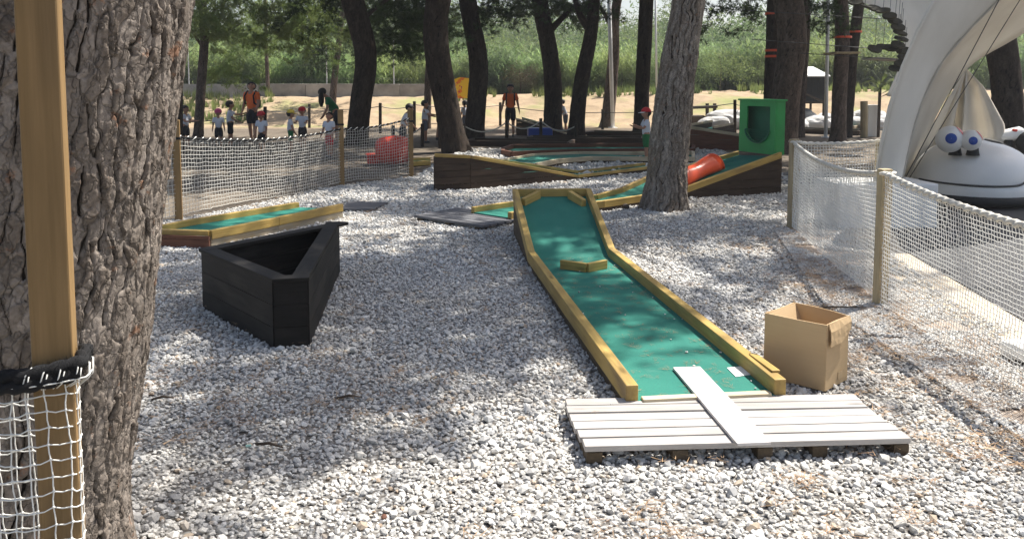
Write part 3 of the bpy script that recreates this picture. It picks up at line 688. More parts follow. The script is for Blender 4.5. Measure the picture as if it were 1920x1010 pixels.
far_tree('pine_tree', 'reddish brown trunk directly behind the white metal pole', [(1138, 226), (1146, 160), (1152, 90), (1150, 40), (1158, 0)], 32, 24, 16, tb(1160, 32, 7, 2.4, 200),
         [([(1152, 60, 0), (1130, 20, 0), (1110, -10, 0)], 5, 2)], 'barkbrown')
far_tree('pine_tree', 'straight dark trunk left of the leaning middle pine, behind the child in the red cap', [(1202, 236), (1204, 160), (1209, 80), (1212, 0)], 27, 27, 26, tb(1215, 27))
far_tree('pine_tree', 'dark trunk wrapped with orange straps left of the wide grey trunk', [(1442, 206), (1447, 120), (1450, 40), (1452, -20)], 22, 24, 24, tb(1440, 22, 6.4, 2.6, 260) + [B(1390, 25, 23, 1.2, .6, 60)], straps=[(1450, 26), (1449, 106), (1450, 95)])
far_tree('pine_tree', 'wide grey trunk standing behind the green mini golf box', [(1468, 226), (1476, 150), (1488, 80), (1482, 30), (1474, -20)], 20, 50, 52, tb(1480, 20, 6.6, 2.6, 260) + [(5.2, 17.2, 6.8, 2, 1.8, .9, 300), (8.2, 16.5, 6.8, 2, 1.8, .9, 300), (4.5, 22.5, 6.8, 2.2, 2, .9, 350)], (), 'barkbrown')
far_tree('pine_tree', 'narrow brown trunk just right of the wide grey trunk', [(1497, 190), (1503, 120), (1510, 50), (1508, 0)], 26, 22, 20, tb(1510, 27), (), 'barkbrown')
far_tree('pine_tree', 'brown trunk carrying rope course platforms right of the white pole', [(1572, 230), (1575, 150), (1580, 80), (1577, 0)], 24, 26, 24, tb(1580, 24) + [B(1540, 30, 24, 1., .5, 40)], (), 'barkbrown', straps=[(1580, 70)])
far_tree('pine_tree', 'slightly leaning dark trunk left of the round hanging discs', [(1588, 190), (1597, 110), (1606, 40), (1612, 0)], 26, 20, 18, tb(1620, 27, 6.8), straps=[(1603, 60)])
far_tree('pine_tree', 'very dark wide trunk seen under the tent arch at the right edge', [(1896, 262), (1890, 180), (1882, 110), (1872, 60), (1862, 0)], 16.5, 52, 52, tb(1860, 17, 6.5, 2.6, 200), ())
far_tree('pine_tree', 'slim trunk on the bank beyond the course at far left of the reed bed', [(505, 190), (500, 120), (498, 40)], 41, 7, 6, [B(500, 30, 41, 3.4, 2.0, 220), B(430, 70, 42, 2.0, 1.2, 90)], (), 'barkbrown', V_pinel, 'needlelight')

# thicket, bushes, weeds behind the bank
n = 5200; x = rng.uniform(-38, 42, n); y = 43.5 + rng.uniform(0, 1, n) ** 1.5 * 26; hcap = .55 + .8 * fbm(x * .16, y * .12, 0, 3, 3)
o = scatter('reed_thicket', np.stack([x, y, gz(x, y) - .1], 1), np.stack([rng.normal(0, .1, n), rng.normal(0, .1, n), rng.uniform(0, 6.28, n)], 1), hcap * rng.uniform(.8, 1.3, n), V_reed, M['reed'])
tag(o, 'dense bright green reed thicket growing beyond the sandy bank and concrete wall', 'reeds')
n = 5000; x = rng.uniform(-48, 55, n); y = rng.uniform(47, 95, n); lump = fbm(x * .2, y * .2, 1, 3, 8); z = gz(x, y) + rng.uniform(0, 1, n) * (1.0 + 5.5 * lump)
o = scatter('shrub_mass', np.stack([x, y, z], 1), rrot(n), rng.uniform(1.0, 2.0, n), V_bush, M['bush'])
tag(o, 'mid green shrubs massed on the slope behind the reeds', 'shrubs')
n = 5200; x = rng.uniform(-80, 85, n); y = rng.uniform(78, 130, n); lump = fbm(x * .09, y * .09, 1, 3, 12); z = gz(x, y) + rng.uniform(0, 1, n) * (1 + 12 * lump ** 1.5)
o = scatter('far_wood', np.stack([x, y, z], 1), rrot(n), rng.uniform(2.2, 4.2, n), V_bush, M['bush'])
tag(o, 'hazy far wood closing the view behind the reeds and shrubs', 'wood')
def bush(px, py, Y, r, h, n, label, col=V_bush, mat='bush'):
    c = D(px, py, Y); base = float(gz(c.x, Y)); t = thing('bush', label, 'bush', (c.x, Y, base), 'bushes on the bank')
    MB().tube([(c.x, Y, base - .1), (c.x + .05, Y, base + h * .5), (c.x - .05, Y, base + h * .9)], [.05, .035, .015], 6).build('stem', M['twig'], t)
    p = blobs_pts([(c.x, Y, base + h * .55, r, r * .7, h * .5, n)]); scatter('foliage', p, rrot(len(p)), rng.uniform(.4, .75, len(p)), col, M[mat], t)
bush(975, 150, 43, 1.0, 1.5, 60, 'brownish round bush in front of the green reeds, left of the forked dark trunk', V_brown, 'brownbush')
bush(1165, 150, 43.5, 1.5, 1.7, 80, 'dark green bush on the bank behind the reddish brown trunk')
bush(1010, 150, 44, .8, 1.6, 50, 'dark green bush left beside the trunk with the strong branch')
bush(1235, 150, 43, 1.2, 1.7, 60, 'dark green bush on the bank left of the leaning middle pine')
bush(1350, 150, 42.5, 2.2, 2.0, 130, 'broad leafy bush on the bank right of the leaning middle pine')
bush(1420, 150, 43, 1.6, 1.6, 80, 'dark leafy bush on the bank behind the strapped trunk')
bush(565, 165, 45, 1.6, 1.9, 80, 'dark bush behind the concrete wall above the child in the yellow cap')
n = 1500; x = np.concatenate([rng.uniform(-4, 20, 1000), rng.uniform(-20, -11, 500)]); y = np.concatenate([rng.uniform(38.5, 43, 1000), rng.uniform(34, 41, 500)])
k = fbm(x * .5, y * .5, 3, 2, 4) > .48; x, y = x[k], y[k]
o = scatter('bank_weeds', np.stack([x, y, gz(x, y)], 1), np.stack([rng.normal(0, .15, x.size), rng.normal(0, .15, x.size), rng.uniform(0, 6.28, x.size)], 1), rng.uniform(.6, 1.7, x.size), V_weed, M['weed'])
tag(o, 'pale weeds and grass tufts growing along the crest of the sandy bank', 'weeds')

# concrete wall on the left bank, far fence posts
wl = thing('concrete_wall', 'low stained concrete retaining wall in front of the reeds on the left', 'wall', (-10, 42, .7))
for i in range(9):
    x0 = -24.5 + i * 2.36; MB().box((x0 + 1.17, 42 + random.uniform(-.015, .015), 1.05), (2.34, .22, 1.22 + random.uniform(-.02, .02))).build('wall_panel', M['concrete'], wl, bev=.015)
f = thing('wire_fence', 'thin grey wire fence on posts standing along the concrete wall', 'fence', (-12, 42.4, .8))
for x in (-20, -16.4, -12.4, -9.4, -6):
    MB().tube([(x, 42.4, .8), (x, 42.4, 4.1)], .03, 8).build('post', M['metal'], f)
for z in (1.9, 2.6, 3.3, 4.0): MB().tube([(-22, 42.4, z), (-5, 42.4, z)], .007, 4).build('wire', M['darkmetal'], f)
# yellow banner behind the trunks
t = thing('banner', 'yellow and orange printed banner standing on the bank between two dark trunks', 'banner', D(865, 186, 34))
a, b, c_, d_ = D(843, 152, 34), D(881, 147, 34), D(879, 184, 34), D(846, 186, 34)
m = NM('banner_print', .7); pos = m.vec('pos', (1, 1, 1), False); n1 = m.noise(pos, 3.5, 2)
c = m.mix(m.ramp(n1, [(.44, (0,)), (.47, (1,))]), (.80, .22, .02), (.85, .55, .03)); c = m.mix(m.ramp(m.noise(pos, 8, 1), [(.66, (0,)), (.68, (1,))]), c, (.45, .03, .12)); m.col(c)
MB().sheet([[a, a.lerp(b, .5) + Vector((0, .05, .1)), b], [d_, d_.lerp(c_, .5) + Vector((0, .05, 0)), c_]]).build('cloth', m.m, t, thick=.01)
for p_, q_ in ((a, d_), (b, c_)): MB().tube([p_ + Vector((0, .03, .05)), Vector((q_.x, q_.y + .03, float(gz(q_.x, q_.y)) - .1))], .025, 6).build('pole', M['darkpost'], t)

# ------------------------------------------------------------ poles
def pole(px0, py0, py1, px1, r, label, mat='whitepaint'):
    p = P(px0, py0); t = thing('metal_pole', label, 'pole', p)
    q = D(px1, py1, p.y); q = p + (q - p) * 1.25; MB().tube([p, q], r, 12).build('tube', M[mat], t, True); MB().lathe(p, [(0, 0), (r * 2.4, 0), (r * 2.4, .02), (r, .025)], 14).build('base_plate', M[mat], t)
pole(1548, 258, 0, 1553, .055, 'slim white metal pole rising right of the green mini golf box')
pole(1149, 240, 0, 1142, .075, 'white metal pole standing in front of the reddish brown trunk')
pole(1232, 222, 0, 1229, .05, 'thin grey metal pole just left of the leaning middle pine', 'metal')

# ------------------------------------------------------------ mini golf lanes
def plank_wall(parent, top, thick, bh, mat, name='board', z0=0., n=40):
    """stacked boards under a sloping top line; top = list of 3D points of the wall's top edge"""
    top = [Vector(p) for p in top]; pts = []
    for a, b in zip(top, top[1:]):
        for k in range(n): pts.append(a.lerp(b, k / n))
    pts.append(top[-1]); zmax = max(p.z for p in pts); k = 0; z = z0
    d = (top[-1] - top[0]); nn = Vector((-d.y, d.x, 0)).normalized()
    while z < zmax - .01:
        zt = z + bh - .005; seg = [p for p in pts if p.z > z + .004]
        if len(seg) > 1:
            j = random.uniform(-.003, .003); vs = []; gs = []; L = 0; off = random.uniform(0, 30)
            for i, p in enumerate(seg):
                if i: L += (p - seg[i - 1]).length
                h = min(zt, p.z - .002)
                for s_, zz_ in ((0, z), (0, h), (1, h), (1, z)):
                    q = Vector((p.x, p.y, zz_)) + nn * (j + s_ * thick); vs.append(q); gs.append((L + off, s_ * thick, zz_))
            m2 = len(seg); fs = [(0, 3, 2, 1), tuple(4 * (m2 - 1) + i for i in (0, 1, 2, 3))]
            for i in range(m2 - 1):
                for e in range(4): a_ = 4 * i + e; b_ = 4 * i + (e + 1) % 4; fs.append((a_, b_, b_ + 4, a_ + 4))
            MB().add(vs, fs, gs).build(name, mat, parent)
        z += bh; k += 1
def lerp_poly(L, t):
    k = t * (len(L) - 1); i = min(int(k), len(L) - 2); return L[i].lerp(L[i + 1], k - i)
def lane(label, Lp, Rp, rw=.065, rh=.10, drop=.075, rail='rail', skirt='under', bh=.08, ends=(False, False), carpet=True, sideL=True, sideR=True, group='mini golf lanes', base=None, bed=True, name='mini_golf_lane'):
    Lp = [Vector(p) for p in Lp]; Rp = [Vector(p) for p in Rp]
    base = base or (Lp[0].x, Lp[0].y, 0); t = thing(name, label, 'mini golf lane', base, group)
    def off(P_, sgn, k):
        o_ = []
        for i, p in enumerate(P_):
            a = P_[max(i - 1, 0)]; b = P_[min(i + 1, len(P_) - 1)]; d = Vector((b.x - a.x, b.y - a.y, 0)).normalized(); o_.append(p + Vector((-d.y, d.x, 0)) * sgn * k)
        return o_
    for Pp in (Lp, Rp):
        for a, b in zip(Pp, Pp[1:]):
            g = (b - a).normalized() * .0015; MB().beam([a + g, b - g], rw, rh, 1).build('rail', M[rail], t, bev=.005)
    if ends[0]: MB().beam([Lp[0].lerp(Rp[0], .0), Rp[0]], rw, rh * .99).build('end_rail', M[rail], t, bev=.004).location.z -= .003
    if ends[1]: MB().beam([Lp[-1], Rp[-1]], rw, rh * .99).build('end_rail', M[rail], t, bev=.004).location.z -= .003
    if carpet:
        n = len(Lp); rows = []
        for i in range(n): rows.append([Lp[i].lerp(Rp[i], .035 + .93 * k / 6) + Vector((0, 0, -(drop[i] if hasattr(drop, '__len__') else drop))) for k in range(7)])
        MB().sheet(rows).build('carpet', M['carpet'], t, thick=.012)
    for Pp, sg, on in ((Lp, 1, sideL), (Rp, -1, sideR)):
        if on:
            q = [p + Vector((0, 0, -rh + .022)) for p in off(Pp, sg, rw * .5 - .012 - .022 * (sg < 0) * 0)]
            q = [p + Vector((0, 0, 0)) for p in q]
            if max(p.z for p in q) > .03:
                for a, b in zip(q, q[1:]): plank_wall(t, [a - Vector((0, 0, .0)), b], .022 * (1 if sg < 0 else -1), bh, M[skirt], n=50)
    return t
# 1: the main lane in front
zr = .17
Lp = [P(1186, 722, zr), P(1096, 590, zr), P(996, 470, zr), D(966, 354, 9.05)]; Rp = [P(1464, 711, zr), P(1310, 590, zr), P(1147, 465, zr), D(1103, 353, 9.1)]
L0, R0 = Lp[0], Rp[0]; L2, R2 = Lp[2], Rp[2]
Lp[1] = L0.lerp(L2, .5); Rp[1] = R0.lerp(R2, .36)
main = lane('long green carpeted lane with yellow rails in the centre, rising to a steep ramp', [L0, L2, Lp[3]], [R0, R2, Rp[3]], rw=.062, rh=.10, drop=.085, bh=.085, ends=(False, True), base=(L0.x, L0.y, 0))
for a, b in (((981, 372), (1010, 357)), ((1095, 374), (1068, 357))):
    t0 = D(*a, 8.75); MB().beam([t0, D(*b, 9.0)], .055, .09).build('corner_brace', M['rail'], main, bev=.004)
fr = Lp[0].lerp(Rp[0], .5)
MB().beam([L0 + Vector((.05, .008, -.066)), R0 + Vector((-.05, .008, -.066))], .05, .09).build('threshold', M['cream'], main, bev=.004)
# wedge piece nailed on top of the right rail near its front end
a = R0.lerp(R2, .03) + Vector((.0, 0, .0)); b = R0.lerp(R2, .115)
MB().beam([a + Vector((.022, 0, .012)), b + Vector((.022, 0, .006))], .045, .012).build('rail_patch', M['rail'], main, bev=.003)
# far end wall under ramp
plank_wall(main, [Lp[3] + Vector((0, .03, -.1)), Rp[3] + Vector((0, .03, -.1))], .022, .1, M['under'])
# V shaped obstacle lying on the carpet
cz = zr - .079; vo = thing('bumper_block', 'low V shaped yellow timber bumper on the green carpet at the ramp foot', 'bumper', P(1098, 508, cz))
A_, B_, C_ = P(1052, 503, cz), P(1100, 510, cz), P(1136, 503, cz); up = Vector((0, 0, .075))
MB().beam([A_ + up, B_ + up], .04, .075).build('timber', M['rail'], vo, bev=.004)
MB().beam([B_ + up + Vector((.004, 0, -.001)), C_ + up], .04, .074).build('timber', M['rail'], vo, bev=.004)
# paper scrap / worn tee mark on the carpet
o = MB().prism([tuple(P(x, y, cz)[:2]) for x, y in ((1363, 690), (1392, 687), (1412, 702), (1380, 707))], cz + .001, cz + .004).build('tee_mark', M['gelcoat']); tag(o, 'small white rectangular tee mat patch on the near right corner of the green carpet', 'tee patch')
# deck in front
zt = .09; dk = thing('wooden_deck', 'wide pale grey slatted wooden platform in the foreground at the lane entrance', 'deck', P(1097, 840, 0), 'slatted platforms at the lanes')
c1, c2, c3, c4 = P(1097, 838, zt), P(1709, 822, zt), P(1597, 737, zt), P(1056, 746, zt)
nb = 6
for i in range(nb):
    a0, a1 = (i + .5) / nb, (i + .5) / nb; a = c1.lerp(c4, a0); b = c2.lerp(c3, a1); w = (c4 - c1).length / nb - .013
    dz = random.uniform(-.0025, .0025); e = (b - a).normalized() * random.uniform(-.008, .008)
    MB().beam([a + Vector((0, 0, dz)) + e, b + Vector((0, 0, dz)) + e], w, .026, 4).build('plank', M['deck'], dk, bev=.003)
for k in (.03, .29, .55, .72, .975):
    a = c1.lerp(c2, k) + Vector((0, .012, -.03)); b = c4.lerp(c3, k) + Vector((0, -.02, -.03)); MB().beam([a, b], .07, .05).build('bearer', M['under'], dk, bev=.003)
pl = MB().beam([P(1414, 829, zt + .018), P(1287, 687, zt + .018)], .152, .014, 5).build('loose_board', M['plank'], bev=.002); tag(pl, 'loose smooth pale board laid across the deck onto the green carpet', 'board')
# 2: lane behind with castle box; runs left to right
zB = .15
Lb = [P(886, 388, zB), P(1000, 372, zB), P(1118, 365, zB), P(1165, 352, .20), D(1215, 330, 12.6), D(1384, 283, 13.35)]
Rb = [P(955, 398, zB), P(1030, 385, zB), P(1130, 376, zB), P(1200, 366, zB), D(1288, 349, 11.9), D(1464, 285, 12.45)]
lb = lane('lane rising to the right towards the green box, carpeted green between yellow rails', Lb, Rb, rw=.06, rh=.09, drop=.07, skirt='brown', bh=.12, group='mini golf lanes')
plank_wall(lb, [Rb[-1] + Vector((.02, 0, -.08)), Lb[-1] + Vector((.02, 0, -.08))], .02, .12, M['brown'])
# green box on its top end
p0, p1 = Rb[-1] + Vector((-.02, .0, 0)), Lb[-1] + Vector((.0, 0, 0))
bx = thing('target_box', 'bright green upright box with a dark arched opening on the top end of the lane', 'box', (D(1425, 285, 12.6)), None)
A_ = D(1386, 285, 13.3); B_ = D(1453, 288, 12.5); zb = .585; zt_ = 1.39; bw_ = Vector((B_.x - A_.x, B_.y - A_.y, 0)); w = bw_.length; ex = bw_.normalized(); ey = Vector((-ex.y, ex.x, 0)); dpt = .17
def G_(u, v, z): return Vector((A_.x, A_.y, z)) + ex * (u * w) + ey * v
def gpanel(name, u0, u1, v0, v1, z0_, z1_, mat):
    vs = [G_(u, v, z) for u in (u0, u1) for v in (v0, v1) for z in (z0_, z1_)]
    return MB().add(vs, [(0, 1, 3, 2), (4, 6, 7, 5), (0, 4, 5, 1), (2, 3, 7, 6), (0, 2, 6, 4), (1, 5, 7, 3)]).build(name, M[mat], bx, bev=.003)
hu0, hu1 = .22, .86; oz1 = 1.31; ozb = .95; ocx = (hu0 + hu1) / 2; orr = (hu1 - hu0) / 2; rz_ = .19; mzc = (oz1 + ozb) / 2
hole = [(hu0, oz1), (hu1, oz1)] + [(ocx + orr * math.cos(a), ozb - rz_ * math.sin(a)) for a in np.linspace(0, PI, 13)]
outer = []
for (hx, hz) in hole:
    dx, dz_ = hx - ocx, hz - mzc; k = 1e9
    if abs(dx) > 1e-6: k = min(k, ((1 if dx > 0 else 0) - ocx) / dx)
    if abs(dz_) > 1e-6: k = min(k, ((zt_ if dz_ > 0 else zb) - mzc) / dz_)
    outer.append((ocx + dx * k, mzc + dz_ * k))
nh = len(hole); outer[0] = (0, zt_); outer[1] = (1, zt_)
i_br = min(range(2, nh), key=lambda i: (outer[i][0] - 1) ** 2 + (outer[i][1] - zb) ** 2); outer[i_br] = (1, zb)
i_bl = min(range(2, nh), key=lambda i: (outer[i][0]) ** 2 + (outer[i][1] - zb) ** 2); outer[i_bl] = (0, zb)
MB().add([G_(u, 0, z) for u, z in hole] + [G_(u, 0, z) for u, z in outer], [(i, (i + 1) % nh, nh + (i + 1) % nh, nh + i) for i in range(nh)]).build('front_panel', M['green'], bx, thick=.02)
gpanel('side_panel', .985, 1.005, .012, dpt, zb, zt_, 'green'); gpanel('side_panel', -.005, .015, .012, dpt, zb, zt_, 'green')
gpanel('lid', -.03, 1.03, -.03, dpt + .02, zt_ + .002, zt_ + .03, 'green'); gpanel('back_panel', .016, .984, dpt - .02, dpt - .001, zb, zt_ - .002, 'darkgreen')
mb = MB()
mb.tube([G_(ocx + orr * 1.03 * math.cos(a), -.035, ozb - rz_ * 1.05 * math.sin(a)) for a in np.linspace(0, PI, 18)], .013, 6)
mb.tube([G_(ocx - orr * 1.03, -.035, ozb), G_(ocx + orr * 1.03, -.035, ozb)], .006, 5)
for k in np.linspace(-.85, .85, 11): mb.tube([G_(ocx + orr * k, -.03, ozb), G_(ocx + orr * k, -.03, ozb - math.sqrt(1 - k * k) * rz_)], .003, 4)
for k in (.2, .4, .6, .8): mb.tube([G_(ocx - orr * math.sqrt(1 - k * k), -.03, ozb - k * rz_), G_(ocx + orr * math.sqrt(1 - k * k), -.03, ozb - k * rz_)], .003, 4)
mb.build('basket', M['darkgreen'], bx)
# orange half tunnel on the lane
tq = thing('orange_tunnel', 'glossy orange plastic tunnel lying on the rising lane beside the leaning pine', 'tunnel', D(1310, 330, 12.3))
pa, pb = D(1255, 340, 12.0), D(1338, 302, 12.55); d = (pb - pa).normalized(); sx = Vector((d.y, -d.x, 0)).normalized(); upv = sx.cross(d); upv = upv if upv.z > 0 else -upv
rows = []
for k in range(9):
    c = pa.lerp(pb, k / 8); rr_ = .17 + .02 * math.sin(k * 1.0); rows.append([c + sx * rr_ * math.cos(a) + upv * (rr_ * math.sin(a) - .08) for a in np.linspace(-.15, PI + .15, 15)])
MB().sheet(rows).build('shell', M['orange'], tq, True, thick=.012)
MB().tube(rows[-1], .014, 6).build('rim', M['orange'], tq, True); MB().tube(rows[0], .014, 6).build('rim', M['orange'], tq, True)
# pad in front of lane B
def pad(label, pts, z, mat, nb, name='wooden_deck'):
    c = [P(x, y, z) for x, y in pts]; t = thing(name, label, 'deck', (c[0].x, c[0].y, 0), 'slatted platforms at the lanes')
    for i in range(nb):
        k = (i + .5) / nb; a = c[0].lerp(c[3], k); b = c[1].lerp(c[2], k); MB().beam([a, b], (c[3] - c[0]).length / nb - .01, .03, 2).build('plank', mat, t, bev=.003)
    for k in (.08, .5, .92): MB().beam([c[0].lerp(c[1], k) - Vector((0, 0, .032)), c[3].lerp(c[2], k) - Vector((0, 0, .032))], .07, z - .035).build('bearer', M['under'], t)
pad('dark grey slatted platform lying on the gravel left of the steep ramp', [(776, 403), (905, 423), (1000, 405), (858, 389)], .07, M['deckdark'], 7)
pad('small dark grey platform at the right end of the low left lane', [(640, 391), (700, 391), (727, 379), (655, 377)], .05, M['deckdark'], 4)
# 3: brown wedge lane
Lc = [D(815, 288, 12.75), D(882, 291, 12.95), D(1083, 328, 14.3), D(1215, 312, 15.4)]
Rc = [v + Vector((.06, .74, -.075 if i < 2 else 0)) for i, v in enumerate(Lc)]
lc = lane('dark brown wedge lane, high at its left end and sloping down right, behind the ramp', Lc, Rc, rw=.05, rh=.05, drop=(.2, .2, .06, .06), skirt='brown', bh=.105)
plank_wall(lc, [Lc[0] + Vector((0, 0, -.04)), Rc[0] + Vector((0, 0, -.04))], .02, .105, M['brown'])
# 4: curved lane
z4 = .15; Ld = [P(1003, 306, z4), P(1045, 298, z4), P(1110, 293, z4), P(1215, 294, z4), P(1300, 294, z4)]; Rd = [P(928, 301, z4), P(1000, 288, z4), P(1085, 284, z4), P(1215, 284, z4), P(1300, 283, z4)]
lane('low bent lane with faded rails, its green carpet lit by sun behind the brown wedge', Ld, Rd, rw=.07, rh=.09, drop=(.05, .05, .06, .09, .09), rail='cream', skirt='brown', bh=.09, ends=(True, True))
# 5: long reddish lane
z5 = .16; Le = [P(943, 281, z5), P(960, 284, z5), P(1080, 279, z5), P(1300, 278, z5)]; Re = [P(943, 277, z5), P(960, 271, z5), P(1080, 269, z5), P(1300, 268, z5)]
lane('long straight reddish brown lane with a rounded left end, beyond the bent lane', Le, Re, rw=.09, rh=.12, drop=.10, rail='redbrown', skirt='redbrown', bh=.09, ends=(True, True))
# 6: reddish wedge at right
Lf = [D(1288, 238, 20.8), D(1392, 254, 20.9), D(1470, 262, 21.0)]; Rf = [v + Vector((.15, .9, 0)) for v in Lf]
lf = lane('reddish brown wedge lane with pale top edge between leaning pine and green box', Lf, Rf, rw=.05, rh=.04, drop=.2, rail='cream', skirt='redbrown', bh=.13)
plank_wall(lf, [Lf[0] + Vector((0, 0, -.04)), Rf[0] + Vector((0, 0, -.04))], .02, .13, M['redbrown'])
# 7: further dark lanes
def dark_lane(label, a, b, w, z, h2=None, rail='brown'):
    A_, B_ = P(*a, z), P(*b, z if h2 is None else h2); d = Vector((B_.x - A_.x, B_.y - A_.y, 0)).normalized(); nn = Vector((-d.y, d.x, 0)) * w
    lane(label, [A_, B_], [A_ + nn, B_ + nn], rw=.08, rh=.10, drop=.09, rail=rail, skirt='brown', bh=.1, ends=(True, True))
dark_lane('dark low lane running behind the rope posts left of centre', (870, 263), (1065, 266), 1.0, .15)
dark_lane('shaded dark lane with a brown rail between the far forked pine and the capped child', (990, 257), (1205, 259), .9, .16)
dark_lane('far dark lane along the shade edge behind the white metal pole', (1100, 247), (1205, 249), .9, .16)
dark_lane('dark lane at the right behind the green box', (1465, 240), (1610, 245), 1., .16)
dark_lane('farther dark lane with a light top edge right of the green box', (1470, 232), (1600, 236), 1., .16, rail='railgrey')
A_ = D(968, 221, 27); lane('dark far ramp lane with light edges right of the standing adult in orange', [A_, D(1062, 249, 26)], [A_ + Vector((.2, .9, 0)), D(1062, 249, 26) + Vector((.2, .9, 0))], rw=.05, rh=.05, drop=.2, rail='cream', skirt='brown', bh=.14)
A_ = D(1296, 232, 22.5); lane('small dark ramp lane with pale rails half hidden behind the leaning pine', [A_, D(1335, 225, 23.5)], [A_ + Vector((.5, -.4, -.05)), D(1335, 225, 23.5) + Vector((.5, -.4, -.05))], rw=.05, rh=.06, drop=.2, rail='cream', skirt='brown', bh=.14)
o = MB().box(P(1012, 258) + Vector((0, 0, .17)), (.75, .4, .26), .1).build('blue_crate', M['blue'], bev=.03); tag(o, 'bright blue plastic crate on the ground below the far dark ramp', 'crate')
# 8: lane at the left by the net fence
z8 = .18; Ll = [P(293, 424, z8), P(352, 412, z8), P(558, 379, z8)]; Rl = [P(393, 432, z8), P(520, 407, z8), P(640, 382, z8)]
l8 = lane('low wide lane with faded yellow rails along the foot of the left net fence', Ll, Rl, rw=.065, rh=.09, drop=.07, skirt='railgrey', bh=.09)
MB().beam([Rl[0], P(286, 427, z8) + Vector((-.25, -.02, 0))], .065, .05).build('end_rail', M['rail'], l8, bev=.004)
plank_wall(l8, [P(393, 434, z8) + Vector((0, 0, -.045)), P(286, 428, z8) + Vector((-.3, -.05, -.045))], .022, .1, M['redbrown'])
lane('sunlit low timber kerb lane just right of the last post of the left net fence', [P(772, 303, .1), P(806, 301, .1)], [P(772, 297, .1), P(806, 295, .1)], rw=.07, rh=.09, drop=.06, skirt='brown')

# ------------------------------------------------------------ black triangular planter
pt = thing('planter', 'large black stained wooden planter of triangular plan standing on the gravel at left', 'planter', P(512, 655, 0))
h = .45; nA = P(372, 466, h); nB = P(636, 415, h); nC = P(513, 524, h); nD = P(577, 521, h)
poly = [nA, nC, nD, nB]; cen = (nA + nB + nC) / 3
def inset(p, k): v = Vector((cen.x - p.x, cen.y - p.y, 0)); return p + v.normalized() * k
ring_o = [Vector((p.x, p.y, 0)) for p in poly]
wallp = [inset(p, .03) for p in poly]; nw = 4
for i in range(4):
    a, b = wallp[i], wallp[(i + 1) % 4]
    hh = h - .024; bhn = 3
    for k in range(bhn):
        z0_ = hh * k / bhn; z1_ = hh * (k + 1) / bhn - (.0035 if k < bhn - 1 else .001)
        dd = (b - a).normalized() * .0 ; MB().beam([Vector((a.x, a.y, z1_)), Vector((b.x, b.y, z1_))], .024, z1_ - z0_, 3).build('board', M['planter'], pt)
def mid_off(a, b, k):
    d = Vector((b.x - a.x, b.y - a.y, 0)).normalized(); nn = Vector((-d.y, d.x, 0)); nn = nn if nn.dot(Vector((cen.x - a.x, cen.y - a.y, 0))) > 0 else -nn
    return nn * k
def cap(a, b, wd, e0=0., e1=0., dz=0.):
    n_ = mid_off(a, b, wd / 2); d = (b - a).normalized(); MB().beam([a + n_ + d * e0 + Vector((0, 0, dz)), b + n_ - d * e1 + Vector((0, 0, dz))], wd, .024, 3).build('cap_board', M['planter'], pt, bev=.003)
cap(nA, nC, .11, .0, .0, 0); cap(nC, nD, .10, -.01, -.01, .003); cap(nD, nB, .11, .0, 0, 0.001); cap(nB, nA, .11, 0, .0, .002)
# ------------------------------------------------------------ cardboard box
bxx = thing('cardboard_box', 'open brown cardboard box with one torn flap hanging out, right of the lane entrance', 'box', P(1545, 733, 0))
b0, b1, b2 = P(1432, 704, .02), P(1546, 733, .02), P(1587, 711, .02); b3 = b0 + (b2 - b1)
t0 = D(1435, 587, b0.y); t1 = D(1554, 609, b1.y); H_ = .5 * (t0.z + t1.z) - .02; H_ = t1.z - .02
b3 = b3.lerp(b3 + (b3 - b0), .25)
def bw(a, b, bow, name, nseg=6, nz=5):
    rows = []
    n_ = Vector((-(b - a).y, (b - a).x, 0)).normalized()
    for j in range(nz + 1):
        kz = j / nz; rows.append([a.lerp(b, i / nseg) + n_ * bow * math.sin(PI * i / nseg) * kz + Vector((0, 0, H_ * kz + 0)) for i in range(nseg + 1)])
    MB().sheet(rows).build(name, M['card'], bxx, thick=.006)
bw(b0, b1, -.008, 'wall'); bw(b1, b2, .006, 'wall'); bw(b2, b3, -.02, 'wall'); bw(b3, b0, .006, 'wall')
MB().prism([tuple(v[:2]) for v in (b0, b1, b2, b3)], .022, .028).build('bottom', M['card'], bxx)
fl = []
dd = (b2 - b1); oo = Vector((dd.y, -dd.x, 0)).normalized()
for j, (drop_, out) in enumerate(((0, .004), (.045, .016), (.09, .018), (.125, .019))):
    fl.append([b1 + dd * (.06 + .93 * i / 6 + (.05 * j if i == 0 else 0) * 0) + oo * (out + .003 * math.sin(i * 1.3 + j)) + Vector((0, 0, H_ - drop_ * (1.0 if i < 4 else .6 + .1 * (6 - i)) + .004)) for i in range(7)])
MB().sheet(fl).build('flap', M['card'], bxx, thick=.004)
fl2 = []
for j in range(4): fl2.append([b0.lerp(b3, .03 + .94 * i / 5) + Vector((.012 + .02 * j, 0, H_ - .03 * j - .002)) for i in range(6)])
MB().sheet(fl2).build('flap', M['card'], bxx, thick=.004)
MB().beam([b1.lerp(b2, .55) + oo * .005 + Vector((0, 0, .07)), b1.lerp(b2, .75) + oo * .005 + Vector((0, 0, .07))], .002, .04).build('shipping_mark', M['cardtape'], bxx)

